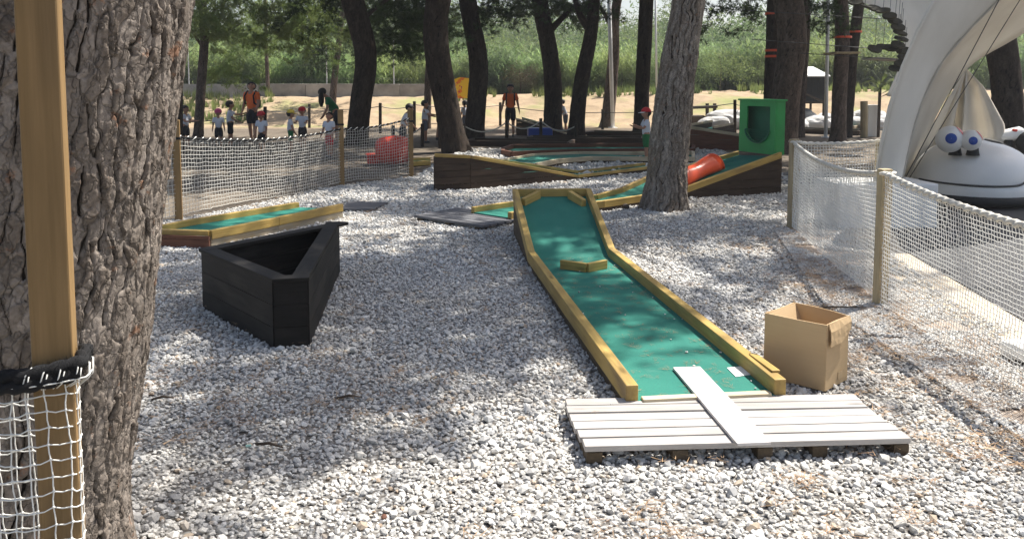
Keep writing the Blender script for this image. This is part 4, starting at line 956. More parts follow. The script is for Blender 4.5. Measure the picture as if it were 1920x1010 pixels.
# ------------------------------------------------------------ net fences
def net_panel(name, a, b, topf, botf, cell, r, mat, parent, wob=.004, back=None):
    """a,b ground points; topf/botf: height functions of k in 0..1"""
    L = (b - a).length; nx = max(2, int(L / cell)); zt_ = max(topf(k / 10) - botf(k / 10) for k in range(11)); nz = max(2, int(zt_ / cell))
    d = (b - a).normalized(); nn = Vector((-d.y, d.x, 0)); G = np.zeros((nz + 1, nx + 1, 3))
    for j in range(nz + 1):
        for i in range(nx + 1):
            k = i / nx; z = botf(k) + (topf(k) - botf(k)) * j / nz
            belly = .03 * math.sin(PI * k) * math.sin(PI * j / nz)
            p = a.lerp(b, k) + nn * belly; G[j, i] = (p.x, p.y, z)
    G += rng.normal(0, wob * .5, G.shape); G[:, :, :2] += 0
    V = []; Fc = []
    def strand(pts, ax):
        n = len(pts); t = np.gradient(pts, axis=0); t /= np.linalg.norm(t, axis=1)[:, None] + 1e-9
        u = np.cross(t, np.array([nn.x, nn.y, nn.z])); u /= np.linalg.norm(u, axis=1)[:, None] + 1e-9; w = np.cross(t, u); base = sum(len(q) for q in V)
        ring = np.stack([pts + r * (math.cos(q) * u + math.sin(q) * w) for q in (0, 2.094, 4.189)], 1).reshape(-1, 3); V.append(ring)
        i = np.arange(n - 1)[:, None] * 3 + base; k = np.arange(3)[None, :]; k2 = (k + 1) % 3
        Fc.append(np.stack([i + k, i + k2, i + k2 + 3, i + k + 3], -1).reshape(-1, 4))
    for j in range(nz + 1): strand(G[j], 0)
    for i in range(nx + 1): strand(G[:, i], 1)
    return npmesh(name, np.concatenate(V), np.concatenate(Fc), mat, parent, True)
def twisted(pts, r, pitch, mat, parent, name='rope', lobes=2, amp=.3, n=10):
    pts = [Vector(p) for p in pts]; L = sum((b - a).length for a, b in zip(pts, pts[1:])); m_ = int(L / (pitch / 8)) + 1
    out = []; acc = [0]
    for a, b in zip(pts, pts[1:]): acc.append(acc[-1] + (b - a).length)
    for i in range(m_ + 1):
        s = L * i / m_; k = max(j for j in range(len(acc)) if acc[j] <= s + 1e-9); k = min(k, len(pts) - 2); out.append((pts[k].lerp(pts[k + 1], (s - acc[k]) / (acc[k + 1] - acc[k])), s))
    V = []; Fc = []
    for i, (p, s) in enumerate(out):
        t = (out[min(i + 1, m_)][0] - out[max(i - 1, 0)][0]).normalized(); a = t.cross(Vector((0, 0, 1))).normalized(); b = a.cross(t)
        for k in range(n):
            q = 2 * PI * k / n; rr_ = r * (1 + amp * math.cos(lobes * q - 2 * PI * s / pitch)); V.append(p + (a * math.cos(q) + b * math.sin(q)) * rr_)
    for i in range(m_):
        for k in range(n): a = i * n + k; b = i * n + (k + 1) % n; Fc.append((a, b, b + n, a + n))
    return MB().add(V, Fc).build(name, mat, parent, True)
def post_round(p, h, r, mat, parent, name='post'):
    return MB().tube([p, p + Vector((0, 0, h))], r, 14).build(name, mat, parent, True, bev=.006)
def sag(h0, h1, s): return lambda k: h0 + (h1 - h0) * k - s * 4 * k * (1 - k)
rf = thing('net_fence', 'white knotted net fence on weathered posts curving along the right side', 'fence', (2.72, 6.08, 0), 'rope net fences')
q1, q2 = P(1484, 430), P(1648, 576); q3 = Vector((2.66, 2.75, 0)); q0 = Vector((4.27, 9.62, 0))
for p_, h_, w_ in ((q1, 1.03, .05), (q2, 1.03, .043), (q3, 1.05, .043), (q0, 1.0, .045)):
    MB().box(p_ + Vector((0.02, 0.03, h_ / 2)), (w_ * 2, w_ * 1.7, h_), .2).build('post', M['post2'], rf, bev=.008)
for a, b, tf, c_, r__ in ((q1, q2, sag(.99, 1.0, .10), .034, .0030), (q2, q3, sag(1.0, 1.0, .09), .030, .0026), (q0, q1, sag(1.0, .99, .02), .036, .0036)):
    net_panel('net', a, b, tf, lambda k: .035 + .01 * math.sin(k * 9), c_, r__, M['net'], rf)
    twisted([a.lerp(b, k / 24) + Vector((0, 0, tf(k / 24))) for k in range(25)], .0185, .085, M['rope'], rf)
for p_ in (q1, q2):
    twisted([p_ + Vector((-.05, -.03, 1.0)), p_ + Vector((.02, -.06, 1.005)), p_ + Vector((.08, 0, 1.0)), p_ + Vector((.08, .07, 1.0)), p_ + Vector((-.03, .09, 1.0))], .012, .05, M['rope'], rf, 'rope_wrap')
# left middle fence
lf_ = thing('net_fence', 'white net fence with black lashed rope on square posts along the left side', 'fence', P(333, 412, 0), 'rope net fences')
s1, s2, s3 = P(334, 414), P(640, 349), P(770, 333); s0 = Vector((-5.6, 8.2, 0))
for p_, h_ in ((s1, 1.22), (s2, 1.24), (s3, 1.22), (s0, 1.2)): MB().box(p_ + Vector((0, .03, h_ / 2)), (.085, .085, h_), .3).build('post', M['post'], lf_, bev=.006)
for a, b, tf in ((s0, s1, sag(1.0, 1.02, .05)), (s1, s2, sag(1.02, .93, .10)), (s2, s3, sag(.93, 1.05, .05))):
    net_panel('net', a, b, tf, lambda k: .06 + .02 * math.sin(k * 7), .052, .0036, M['netold'], lf_, .008)
    twisted([a.lerp(b, k / 20) + Vector((0, -.0, tf(k / 20))) for k in range(21)], .014, .09, M['ropeblack'], lf_)
    mb = MB(); n_ = int((b - a).length / .13)
    for i in range(n_):
        k = (i + .5) / n_; c = a.lerp(b, k) + Vector((0, 0, tf(k))); d = (b - a).normalized()
        mb.tube([c + d * .04 + Vector((0, -.018, .02)), c + Vector((0, -.02, .0)), c - d * .04 + Vector((0, -.015, -.022))], .006, 5)
    mb.build('lashing', M['net'], lf_, True)
for p_ in (s1, s2, s3): MB().box(p_ + Vector((0, .03, 1.0)), (.10, .10, .035), .3).build('rope_wrap', M['ropeblack'], lf_, bev=.012)
# near post and net
nf = thing('net_fence', 'very close tall square pine post with white net and fuzzy black rope, left edge', 'fence', (D(110, 1000, 1.5).x, 1.5, 0), 'rope net fences')
pw = .069; yc = 1.5 + pw / 2; ptx = D(88, 0, 1.5).x; pbx = D(102, 690, 1.5).x
pbx = D(104, 690, 1.5).x; ptx = D(76, 0, 1.5).x; xm = (ptx + pbx) / 2 - .021
MB().box((xm, yc, 1.35), (pw, pw, 2.7), .38).build('post', M['post'], nf, bev=.004)
# black rope with fluff
def fuzz(pts, r, parent, name):
    twisted(pts, r, .03, M['ropeblack'], parent, name, 3, .15, 12)
zr_ = D(100, 690, 1.5).z
def cnr(x, y, k=1.12): c_, s_ = math.cos(.38), math.sin(.38); x *= pw / 2 * k; y *= pw / 2 * k; return (xm + x * c_ - y * s_, yc + x * s_ + y * c_)
FLc, FRc, BRc = cnr(-1, -1), cnr(1, -1), cnr(1, 1)
def plan(u, lag=0.):
    """distance along the net from the post's front-left corner -> plan position, wrapping round the post"""
    if u <= 0: return (FLc[0] + u, FLc[1] + .0 - u * .04 + lag)
    if u <= pw * 1.12: k = u / (pw * 1.12); return (FLc[0] + (FRc[0] - FLc[0]) * k, FLc[1] + (FRc[1] - FLc[1]) * k + lag)
    k = (u - pw * 1.12) / (pw * 1.12); return (FRc[0] + (BRc[0] - FRc[0]) * k, FRc[1] + (BRc[1] - FRc[1]) * k + lag)
def rp(u, dz, o_=.012): p_ = plan(u); v_ = Vector((p_[0] - xm, p_[1] - yc, 0)); v_ = v_.normalized() * o_ if v_.length < .2 else Vector((0, -o_, 0)); return Vector((p_[0] + v_.x, p_[1] + v_.y, zr_ + dz))
rope = [rp(-1.2, -.014), rp(-.5, -.014), rp(-.05, -.010), rp(.0, -.006), rp(.04, .001), rp(.079, .008), rp(.13, .014)]
fuzz(rope, .013, nf, 'rope')
fuzz([p_ + Vector((0, -.004, -.018)) for p_ in rope[2:6]], .013, nf, 'rope')
V = []; Fc = []
for _ in range(2600):
    k = random.uniform(0, 5.99); i = int(k); c = rope[i].lerp(rope[min(6, i + 1)], k - i); d = Vector((random.gauss(0, 1), random.gauss(0, 1), random.gauss(0, 1))).normalized()
    blade(V, Fc, c + d * .009 - Vector((0, 0, random.choice((0, .014)))), c + d * .021, .0012, Vector((random.gauss(0, 1), random.gauss(0, 1), .3)))
o = MB().add(V, Fc).build('rope_fluff', M['ropeblack'], nf); o['kind'] = 'stuff'
# net: wraps the post front, irregular knotted cells
def near_net(u0, u1, lag, zt_, cell, wob, nrow, nm):
    nx = int((u1 - u0) / cell); mb = MB(); G = {}
    for j in range(nrow + 1):
        for i in range(nx + 1):
            u = u0 + (u1 - u0) * i / nx + random.uniform(-wob, wob) + .004 * math.sin(j * .35 + i); z = zt_ - j * cell * 1.02 + random.uniform(-wob, wob) - .005 * math.sin(i * 1.2)
            x, yb = plan(u, lag); G[i, j] = Vector((x, yb - .004 + random.uniform(-.002, .001), z))
    def curve(a, b, s):
        m1 = a.lerp(b, .5) + Vector((random.uniform(-.0015, .0015), -.001, random.uniform(-.0015, .0015) - s)); mb.tube([a, a.lerp(m1, .6), m1, m1.lerp(b, .4), b], .00135, 5, False)
    for (i, j), p in G.items():
        if (i + 1, j) in G: curve(p, G[i + 1, j], .002)
        if (i, j + 1) in G: curve(p, G[i, j + 1], 0)
        if j: mb.sphere(p, .0031, 6, 4)
    mb.build(nm, M['net'], nf, True)
near_net(-.9, pw * 1.12 + .045, 0, zr_ - .02, .0305, .0026, 34, 'net')
near_net(-1.0, -.035, .11, zr_ - .045, .031, .003, 32, 'net')
mb = MB()
for k in range(6):
    u = .002 + k * .019 + random.uniform(-.003, .003); mb.tube([rp(u, -.036, .006), rp(u + .005, -.022, .027), rp(u + .009, -.002 + u * .1, .027), rp(u + .012, .010, .016)], .0013, 5)
    mb.tube([rp(u + .005, -.036, .006), rp(u + .010, -.022, .027), rp(u + .013, -.004 + u * .1, .027)], .0012, 5)
mb.tube([rp(k * .012 - .02, -.026 + .0012 * k, .0275) for k in range(11)], .0014, 5)
mb.build('lashing', M['net'], nf, True)

# ------------------------------------------------------------ rope barrier in the middle distance
rb = thing('rope_barrier', 'line of dark wooden posts with thin rope along the back of the course', 'barrier', P(713, 245, 0), 'rope barriers')
bp = [(325, 258, 222), (497, 262, 200), (580, 240, 195), (713, 250, 193), (777, 248, 190), (938, 237, 192), (1130, 243, 205), (1378, 250, 187), (1396, 236, 186), (1500, 240, 190)]
pr = None
for (px, pyb, pyt) in bp:
    p = P(px, pyb); t_ = D(px, pyt, p.y); MB().tube([p, t_], .055, 10).build('post', M['darkpost'], rb, True, bev=.01)
    tp = t_ - Vector((0, 0, .12))
    if pr is not None:
        MB().tube([pr.lerp(tp, k / 10) - Vector((0, 0, .10 * 4 * k / 10 * (1 - k / 10))) for k in range(11)], .014, 5).build('rope', M['darkmetal'], rb, True)
    pr = tp
rb2 = thing('rope_barrier', 'short posts linked by sagging pale ropes in front of the adult in orange at centre', 'barrier', P(950, 262, 0), 'rope barriers')
bp = [(737, 268, 235), (792, 275, 232), (825, 278, 234), (870, 270, 232), (950, 266, 225), (1014, 262, 222), (1080, 266, 232)]; pr = None
for (px, pyb, pyt) in bp:
    p = P(px, pyb); t_ = D(px, pyt, p.y); MB().tube([p, t_], .05, 10).build('post', M['darkpost'], rb2, True, bev=.01)
    tp = t_ - Vector((0, 0, .06))
    if pr is not None and px != 825:
        MB().tube([pr.lerp(tp, k / 10) - Vector((0, 0, .22 * 4 * k / 10 * (1 - k / 10))) for k in range(11)], .018, 6).build('rope', M['rope'], rb2, True)
    pr = tp
# dark timber frame seat right of leaning pine
tf = thing('timber_frame', 'dark timber railing frame right behind the leaning middle pine', 'railing', P(1320, 236, 0))
for px in (1296, 1326, 1340): MB().tube([P(px, 236), D(px, 194 if px > 1300 else 200, P(px, 236).y)], .07, 8).build('post', M['darkpost'], tf)
for py in (202, 222): MB().tube([D(1292, py, 33), D(1345, py - 2, 33)], .06, 8).build('crossbar', M['darkpost'], tf)
MB().box(D(1304, 228, 33), (.6, .5, .5), .3).build('seat', M['darkpost'], tf, bev=.05)
# red barrel tunnel behind the left net
rt = thing('barrel', 'red plastic barrel lying on its side behind the left net fence', 'barrel', P(735, 312, 0))
c = P(735, 312) + Vector((0, .3, .30)); d = Vector((1, .25, 0)).normalized(); sx = Vector((-d.y, d.x, 0)); upv = Vector((0, 0, 1)); rows = []
prof = [(-.36, .17), (-.34, .215), (-.27, .25), (-.2, .272), (-.18, .29), (-.15, .28), (0, .30), (.12, .285), (.15, .298), (.18, .28), (.27, .25), (.33, .215), (.35, .19)]
rows = [[c + d * s_ + (sx * math.cos(a) + upv * math.sin(a)) * r__ for a in np.linspace(0, 2 * PI, 25)] for s_, r__ in prof]
MB().sheet(rows).build('shell', M['red'], rt, True, thick=.012)
MB().tube(rows[-1], .014, 6).build('rim', M['red'], rt, True); MB().tube(rows[0], .012, 6).build('rim', M['red'], rt, True)
c2 = P(702, 310) + Vector((0, .3, .17)); t = thing('red_tray', 'low red plastic trough beside the red barrel behind the left net', 'trough', P(702, 310, 0))
c2.z = .10; MB().box(c2, (.40, .4, .18), .2).build('body', M['red'], t, bev=.04); MB().box(c2 + Vector((0, 0, .095)), (.44, .44, .03), .2).build('rim', M['red'], t, bev=.01)

# ------------------------------------------------------------ tent, creature, far-right things
tn = thing('tent', 'large cream canvas tensile tent sweeping up at the right, with a tall hanging drape', 'tent', (4.3, 9.6, 0))
def loft(name, A, Bc, nA=22, nB=8, belly=0., mat='canvas', bd=Vector((0, 1, 0))):
    def res(L, n):
        L = [Vector(p) for p in L]; o_ = []
        for i in range(n + 1):
            k = i / n * (len(L) - 1); j = min(int(k), len(L) - 2); f_ = k - j
            p0, p1, p2, p3 = L[max(j - 1, 0)], L[j], L[j + 1], L[min(j + 2, len(L) - 1)]
            o_.append(.5 * ((2 * p1) + (p2 - p0) * f_ + (2 * p0 - 5 * p1 + 4 * p2 - p3) * f_ ** 2 + (3 * p1 - p0 - 3 * p2 + p3) * f_ ** 3))
        return o_
    a, b = res(A, nA), res(Bc, nA); rows = [[a[i].lerp(b[i], j / nB) + bd * belly * math.sin(PI * j / nB) for j in range(nB + 1)] for i in range(nA + 1)]
    return MB().sheet(rows).build(name, M[mat], tn, True, thick=.004)
ea = [D(1640, 345, 9.6), D(1652, 270, 9.5), D(1668, 200, 9.4), D(1692, 125, 9.3), D(1722, 55, 9.2), D(1760, -15, 9.2), D(1850, -150, 9.3), D(2000, -330, 9.6)]
eb = [D(1690, 345, 9.8), D(1706, 265, 9.9), D(1728, 190, 10.0), D(1766, 115, 10.1), D(1822, 50, 10.2), D(1900, -25, 10.3), D(2040, -130, 10.5), D(2200, -260, 10.8)]
ec = [D(1692, 345, 12.0), D(1735, 260, 12.0), D(1768, 195, 12.1), D(1800, 145, 12.2), D(1835, 112, 12.3), D(1900, 75, 12.4), D(1990, 20, 12.5), D(2150, -60, 12.8)]
MB().tube(ea, .02, 6).build('seam', M['canvasshaded'], tn, True); MB().tube(eb, .018, 6).build('seam', M['canvas'], tn, True)
loft('outer_band', ea, eb, belly=-.12, mat='canvasshaded'); loft('inner_band', eb, ec, belly=.25)
# drape: gathered cone hanging from the arch
apex = D(1812, 128, 12.25)
bot = [D(1660, 400, 12.4), D(1700, 385, 12.7), D(1740, 380, 12.4), D(1775, 378, 12.9), D(1803, 378, 12.6), D(1840, 378, 13.1), D(1880, 378, 12.9), D(1905, 378, 13.2)]
mid = [D(1735, 262, 12.2), D(1752, 258, 12.45), D(1770, 255, 12.3), D(1788, 255, 12.6), D(1803, 255, 12.4), D(1835, 250, 12.8), D(1872, 240, 12.6), D(1882, 232, 12.9)]
upm = [D(1793, 160, 12.2), D(1797, 160, 12.3), D(1800, 160, 12.25), D(1804, 160, 12.4), D(1808, 160, 12.3), D(1822, 158, 12.5), D(1838, 160, 12.4), D(1843, 163, 12.5)]
def fold(L, n=40):
    o_ = []
    for i in range(n + 1):
        k = i / n * (len(L) - 1); j = min(int(k), len(L) - 2); o_.append(L[j].lerp(L[j + 1], k - j))
    return o_
rows = []
for k in np.linspace(0, 1, 9): rows.append([apex.lerp(q_, k) for q_ in fold(upm)])
for k in np.linspace(.1, 1, 9): rows.append([a.lerp(b, k) for a, b in zip(fold(upm), fold(mid))])
for k in np.linspace(.1, 1, 9): rows.append([a.lerp(b, k) for a, b in zip(fold(mid), fold(bot))])
for r_i, row in enumerate(rows[1:]):
    for i, q_ in enumerate(row): row[i] = q_ + Vector((0, .05 * math.sin(i * .75 + r_i * .07) * min(1, r_i / 14), 0))
MB().sheet(rows).build('drape', M['canvas'], tn, True, thick=.004)
# dim canvas roof behind
loft('back_canopy', [D(1592, -60, 15), D(1602, -8, 15), D(1630, 10, 15), D(1668, 28, 15), D(1690, 62, 15), D(1694, 100, 15), D(1676, 150, 14.8), D(1662, 180, 14.6)], [D(1800, -160, 16.5), D(1800, -100, 16.5), D(1800, -60, 16.5), D(1790, 0, 16.4), D(1780, 40, 16), D(1765, 90, 15.6), D(1735, 150, 15), D(1715, 185, 14.8)], belly=.2, mat='canvasshaded')
for a, b in (((1876, -5, 9.9), (1688, 352, 10.8)), ((1925, -20, 11.2), (1694, 352, 11.6))):
    MB().tube([D(*a), D(*b)], .006, 5).build('guy_rope', M['darkmetal'], tn)
blk = MB().box((4.28, 9.75, .26), (1.15, .7, .52), .05).build('anchor_block', M['gelcoat'], bev=.02); tag(blk, 'pale concrete anchor block at the foot of the tent behind the right net fence', 'block')
# googly eyed white fibreglass ride
cr = thing('play_figure', 'big white frog-like head with two ball eyes, blue pupils and a wide mouth line', 'play figure', (6.5, 11.4, 0))
cc_ = D(1842, 345, 11.3); rx, ry = .73, .8
def dome(a, t_):  # t from bottom rim 0 to top 1
    r__ = (1 - t_ ** 2.3) ** .5; return Vector((cc_.x + .08 * t_ + rx * r__ * math.cos(a), cc_.y + .3 + ry * r__ * math.sin(a), .335 + .56 * t_ * (1 - .06 * math.cos(a))))
rows = [[dome(a, k) for a in np.linspace(0, 2 * PI, 49)] for k in np.linspace(0, .995, 14)]
MB().sheet(rows).build('head', M['gelcoat'], cr, True)
prof = [(.985, .335), (1.0, .325), (1.02, .29), (1.035, .23), (1.03, .17)]
rows = [[Vector((cc_.x + rx * k * math.cos(a), cc_.y + .3 + ry * k * math.sin(a), z - .0)) for a in np.linspace(0, 2 * PI, 49)] for k, z in prof]
MB().sheet(rows).build('jaw', M['gelcoat'], cr, True)
def mz(a): u = math.cos(a); return .335 + (.0 if u < .0 else .085 * math.exp(-((u - .62) / .2) ** 2)) - .02 * math.cos((u + .3) * 2)
MB().tube([(cc_.x + rx * 1.012 * math.cos(a), cc_.y + .3 + ry * 1.018 * math.sin(a), mz(a)) for a in np.linspace(PI + .05, 2 * PI - .05, 50)], .014, 6).build('mouth_line', M['darkmetal'], cr, True)
prof = [(1.02, .175), (1.09, .155), (1.11, .10), (1.07, .06), (.95, .03), (.0, .02)]
rows = [[Vector((cc_.x + rx * k * math.cos(a), cc_.y + .3 + ry * k * math.sin(a), z)) for a in np.linspace(0, 2 * PI, 41)] for k, z in prof]
MB().sheet(rows).build('bumper_ring', M['black'], cr, True)
MB().tube([D(1828, 270, 11.9), D(1845, 262, 12.0), D(1870, 268, 12.0), D(1892, 278, 12.0), D(1905, 288, 12)], .03, 8).build('handle', M['black'], cr, True)
for (px, py, er, Ye) in ((1781, 261, .178, 11.1), (1820, 263, .138, 10.98)):
    e = D(px, py, Ye); ew = MB().sphere(e, er, 24, 16).build('eye', M['gelcoat'], cr, True)
    look = (Vector((-.42, -1, .12))).normalized()
    if py == 263: look = Vector((-.28, -1, .0)).normalized()
    q_ = look.to_track_quat('Z', 'Y').to_matrix(); pr_ = [(0, .0), (.45, .0)]
    rows = [[e + q_ @ Vector((math.sin(k) * math.cos(a), math.sin(k) * math.sin(a), math.cos(k))) * er * 1.015 for a in np.linspace(0, 2 * PI, 21)] for k in np.linspace(.01, .40, 6)]
    MB().sheet(rows).build('pupil', M['blue'], ew, True)
    lid = Vector((.80, -.30, .62)).normalized(); ql = lid.to_track_quat('Z', 'Y').to_matrix()
    rows = [[e + ql @ Vector((math.sin(k) * math.cos(a), math.sin(k) * math.sin(a), math.cos(k))) * er * 1.02 for a in np.linspace(0, 2 * PI, 25)] for k in np.linspace(.01, .62, 9)]
    MB().sheet(rows).build('eyelid', M['pinkred'], ew, True)
    MB().lathe(D(px + 10 - (6 if py == 263 else 0), 287, Ye + .06), [(.085, -.03), (.072, .03), (.062, .10), (.06, .13)], 16).build('eye_stalk', M['black'], cr, True)
# white seat behind it
st = thing('ride_on_toy', 'small white moulded seat with a red tip at the right edge behind the frog-like head', 'toy', (7.4, 12.6, 0))
MB().tube([D(1858, 262, 12.8), D(1885, 254, 12.8), D(1908, 250, 12.8), D(1930, 258, 12.8)], [.03, .09, .11, .09], 12).build('shell', M['gelcoat'], st, True)
MB().sphere(D(1902, 245, 12.75), (.05, .05, .03), 10, 6).build('tip', M['red'], st, True)
MB().tube([D(1888, 262, 12.8) , Vector((D(1888, 262, 12.8).x, 12.8, 0))], .08, 10).build('leg', M['black'], st); MB().sphere(D(1922, 268, 12.7), (.13, .13, .17), 14, 9).build('roller', M['black'], st, True)
o = MB().box(P(1950, 690) + Vector((.02, .05, .08)), (.30, .3, .1), .3).build('white_block', M['gelcoat'], bev=.03); tag(o, 'white slab lying on the sand behind the net at the far right', 'slab')
# hut on stilts
ht = thing('hut', 'dark hut on stilts with a pale sheet roof behind the white pole at the right', 'hut', P(1522, 225, 0)); Yh = 32
a, b = D(1500, 180, Yh), D(1545, 180, Yh); cxh = (a.x + b.x) / 2; wh = b.x - a.x; z0h = D(1500, 190, Yh).z; z1h = D(1500, 140, Yh).z
for i in range(4): MB().box((cxh - wh / 2 + wh * (i + .5) / 4, Yh, (z0h + z1h) / 2), (wh / 4 - .01, .04, z1h - z0h)).build('wall_board', M['black'], ht)
MB().box((cxh + wh / 2, Yh + .7, (z0h + z1h) / 2), (.04, 1.4, z1h - z0h)).build('side_wall', M['black'], ht); MB().box((cxh - wh / 2, Yh + .7, (z0h + z1h) / 2), (.04, 1.4, z1h - z0h)).build('side_wall', M['black'], ht)
MB().box((cxh, Yh + .6, z1h + .12), (wh + .2, 1.9, .05), 0, .2).build('roof', M['gelcoat'], ht); MB().box((cxh, Yh + .7, z0h - .05), (wh + .1, 1.5, .08)).build('floor', M['darkpost'], ht)
for sx_ in (-1, 1):
    for yy_ in (0, 1.4): MB().tube([(cxh + sx_ * wh / 2, Yh + yy_, 0), (cxh + sx_ * wh / 2, Yh + yy_, z0h)], .05, 8).build('stilt', M['darkpost'], ht)
MB().beam([D(1478, 160, 31), D(1545, 190, 31.5)], .12, .06).build('ramp_rail', M['darkpost'], ht)
# pale boulders
rock_me = []
for i in range(4):
    bm = bmesh.new(); bmesh.ops.create_icosphere(bm, subdivisions=3, radius=.5); rs = random.Random(i)
    for v in bm.verts:
        k = 1 + .35 * (float(vnoise(v.co.x * 3 + i * 7, v.co.y * 3, v.co.z * 3)) - .5) + .15 * (float(vnoise(v.co.x * 8 + i, v.co.y * 8, v.co.z * 8)) - .5); v.co = Vector((v.co.x * 1.25, v.co.y * .9, v.co.z * .72)) * k
    me = bpy.data.meshes.new('boulder'); bm.to_mesh(me); bm.free(); me.materials.append(M['whiterock'] if 'whiterock' in M else M['gelcoat'])
    rock_me.append(me)
M['whiterock'] = plain('white_rock', (.52, .51, .49), .85, .3, 2, .5)
for me in rock_me: me.materials[0] = M['whiterock']
ORD = ['first', 'second', 'third', 'fourth', 'fifth', 'sixth']; ROW = ['back', 'middle', 'front']
lst = [(1360, 214, 1.3, 'largest pale boulder just left of the green box'), (1376, 210, 1.2, 'pale boulder touching the left side of the green box'), (1340, 222, .9, 'low pale boulder nearest the dark timber railing'), (1390, 205, .7, 'small pale boulder half hidden behind the green box')]
for i in range(17): lst.append((1480 + i * 11.5 + random.uniform(-3, 3), 203 + (i % 3) * 7 + random.uniform(-2, 2), random.uniform(.55, .95), '%s pale boulder from left in the %s row, right of green box' % (ORD[i // 3], ROW[i % 3])))
for rk, (px, py, s_, lb_) in enumerate(lst):
    p = D(px, py, 33 - (py - 200) * .15); p.z = max(.1, p.z * .6 if p.z > .5 else p.z); o = bpy.data.objects.new('boulder', rock_me[rk % 4]); C.objects.link(o); o.location = (p.x, p.y, s_ * .22 + (p.z if py < 206 else 0) * .5); o.scale = (s_,) * 3; o.rotation_euler = (0, 0, random.uniform(0, 6))
    tag(o, lb_, 'boulder', 'pale boulders at the back right')
# wooden stump posts at right
o = MB().tube([P(1620, 258), D(1620, 190, P(1620, 258).y)], .11, 12).build('stump_post', M['post2'], smooth=True, bev=.01); tag(o, 'stout wooden post standing in front of the boulders left of the tent', 'post')
o = MB().box(P(1633, 256) + Vector((0, 0, .5)), (.34, .3, 1.0)).build('white_pillar', M['gelcoat'], bev=.01); tag(o, 'short white pillar beside the stout wooden post near the tent', 'pillar')
# broad-leaved plant
pln = thing('leafy_plant', 'bright green plant with long drooping leaves left of the tent', 'plant', P(1655, 215, 0)); pc = D(1650, 165, 26)
MB().tube([(pc.x, 26, 0), (pc.x, 26, pc.z)], .05, 8).build('stem', M['twig'], pln)
for k in range(16):
    a = 2 * PI * k / 16 + random.uniform(-.2, .2); L = random.uniform(.55, .9); d = Vector((math.cos(a), math.sin(a), 0)); el = random.uniform(.1, 1.0); pts = [pc + Vector((0, 0, random.uniform(-.3, .2)))]
    q1_ = pts[0] + (d * math.cos(el) + Vector((0, 0, math.sin(el)))) * L * .6; q2_ = q1_ + (d * .9 + Vector((0, 0, -.35))) * L * .5; s_ = Vector((-d.y, d.x, 0)) * .09
    MB().add([pts[0], q1_ - s_, q1_ + s_, q2_], [(0, 1, 2), (1, 3, 2)]).build('leaf', M['weed'], pln)
# hanging disc bridge of the rope course
db = thing('rope_course', 'string of round wooden discs hung on cables between trees left of the tent', 'rope course', D(1660, 60, 14.2))
mb = MB(); cur = [(1604, 4), (1622, 12), (1640, 16), (1656, 20), (1668, 30), (1678, 40), (1684, 51), (1688, 62), (1690, 73), (1684, 84), (1672, 90), (1656, 88), (1640, 92), (1694, 95), (1696, 108), (1690, 120), (1680, 128)]
for i, (px, py) in enumerate(cur):
    c = D(px, py, 13.9 + (i % 3) * .06); ds = MB().lathe((0, 0, 0), [(0, -.015), (.115, -.015), (.115, .015), (0, .015)], 16); Mt = Euler((random.uniform(.3, .6), random.uniform(-.25, .25), 0)).to_matrix(); ds.v = [tuple(c + Mt @ Vector(v)) for v in ds.v]; ds.build('disc', M['disc'], db)
    MB().tube([c, c + Vector((.02, 0, .5))], .004, 4).build('cord', M['darkmetal'], db)
for a, b in (((1410, 74), (1700, 96)), ((1400, 20), (1690, 38)), ((1500, 100), (1690, 112))): MB().tube([D(*a, 18), D(*b, 17)], .008, 4).build('cable', M['darkmetal'], db)
pf = thing('tree_platform', 'small plank platform fixed round the brown trunk right of the white pole', 'platform', D(1578, 100, 24))
for i in range(5): MB().box(D(1560 + i * 9, 100, 24) , (.125, 1.0, .05)).build('plank', M['post2'], pf)
pf = thing('tree_platform', 'plank walkway high beside the tent, lit by the sun', 'platform', D(1660, 112, 20))
for i in range(7): MB().box(D(1632 + i * 8, 110 + i * .5, 20), (.095, .8, .04)).build('plank', M['deck'], pf)

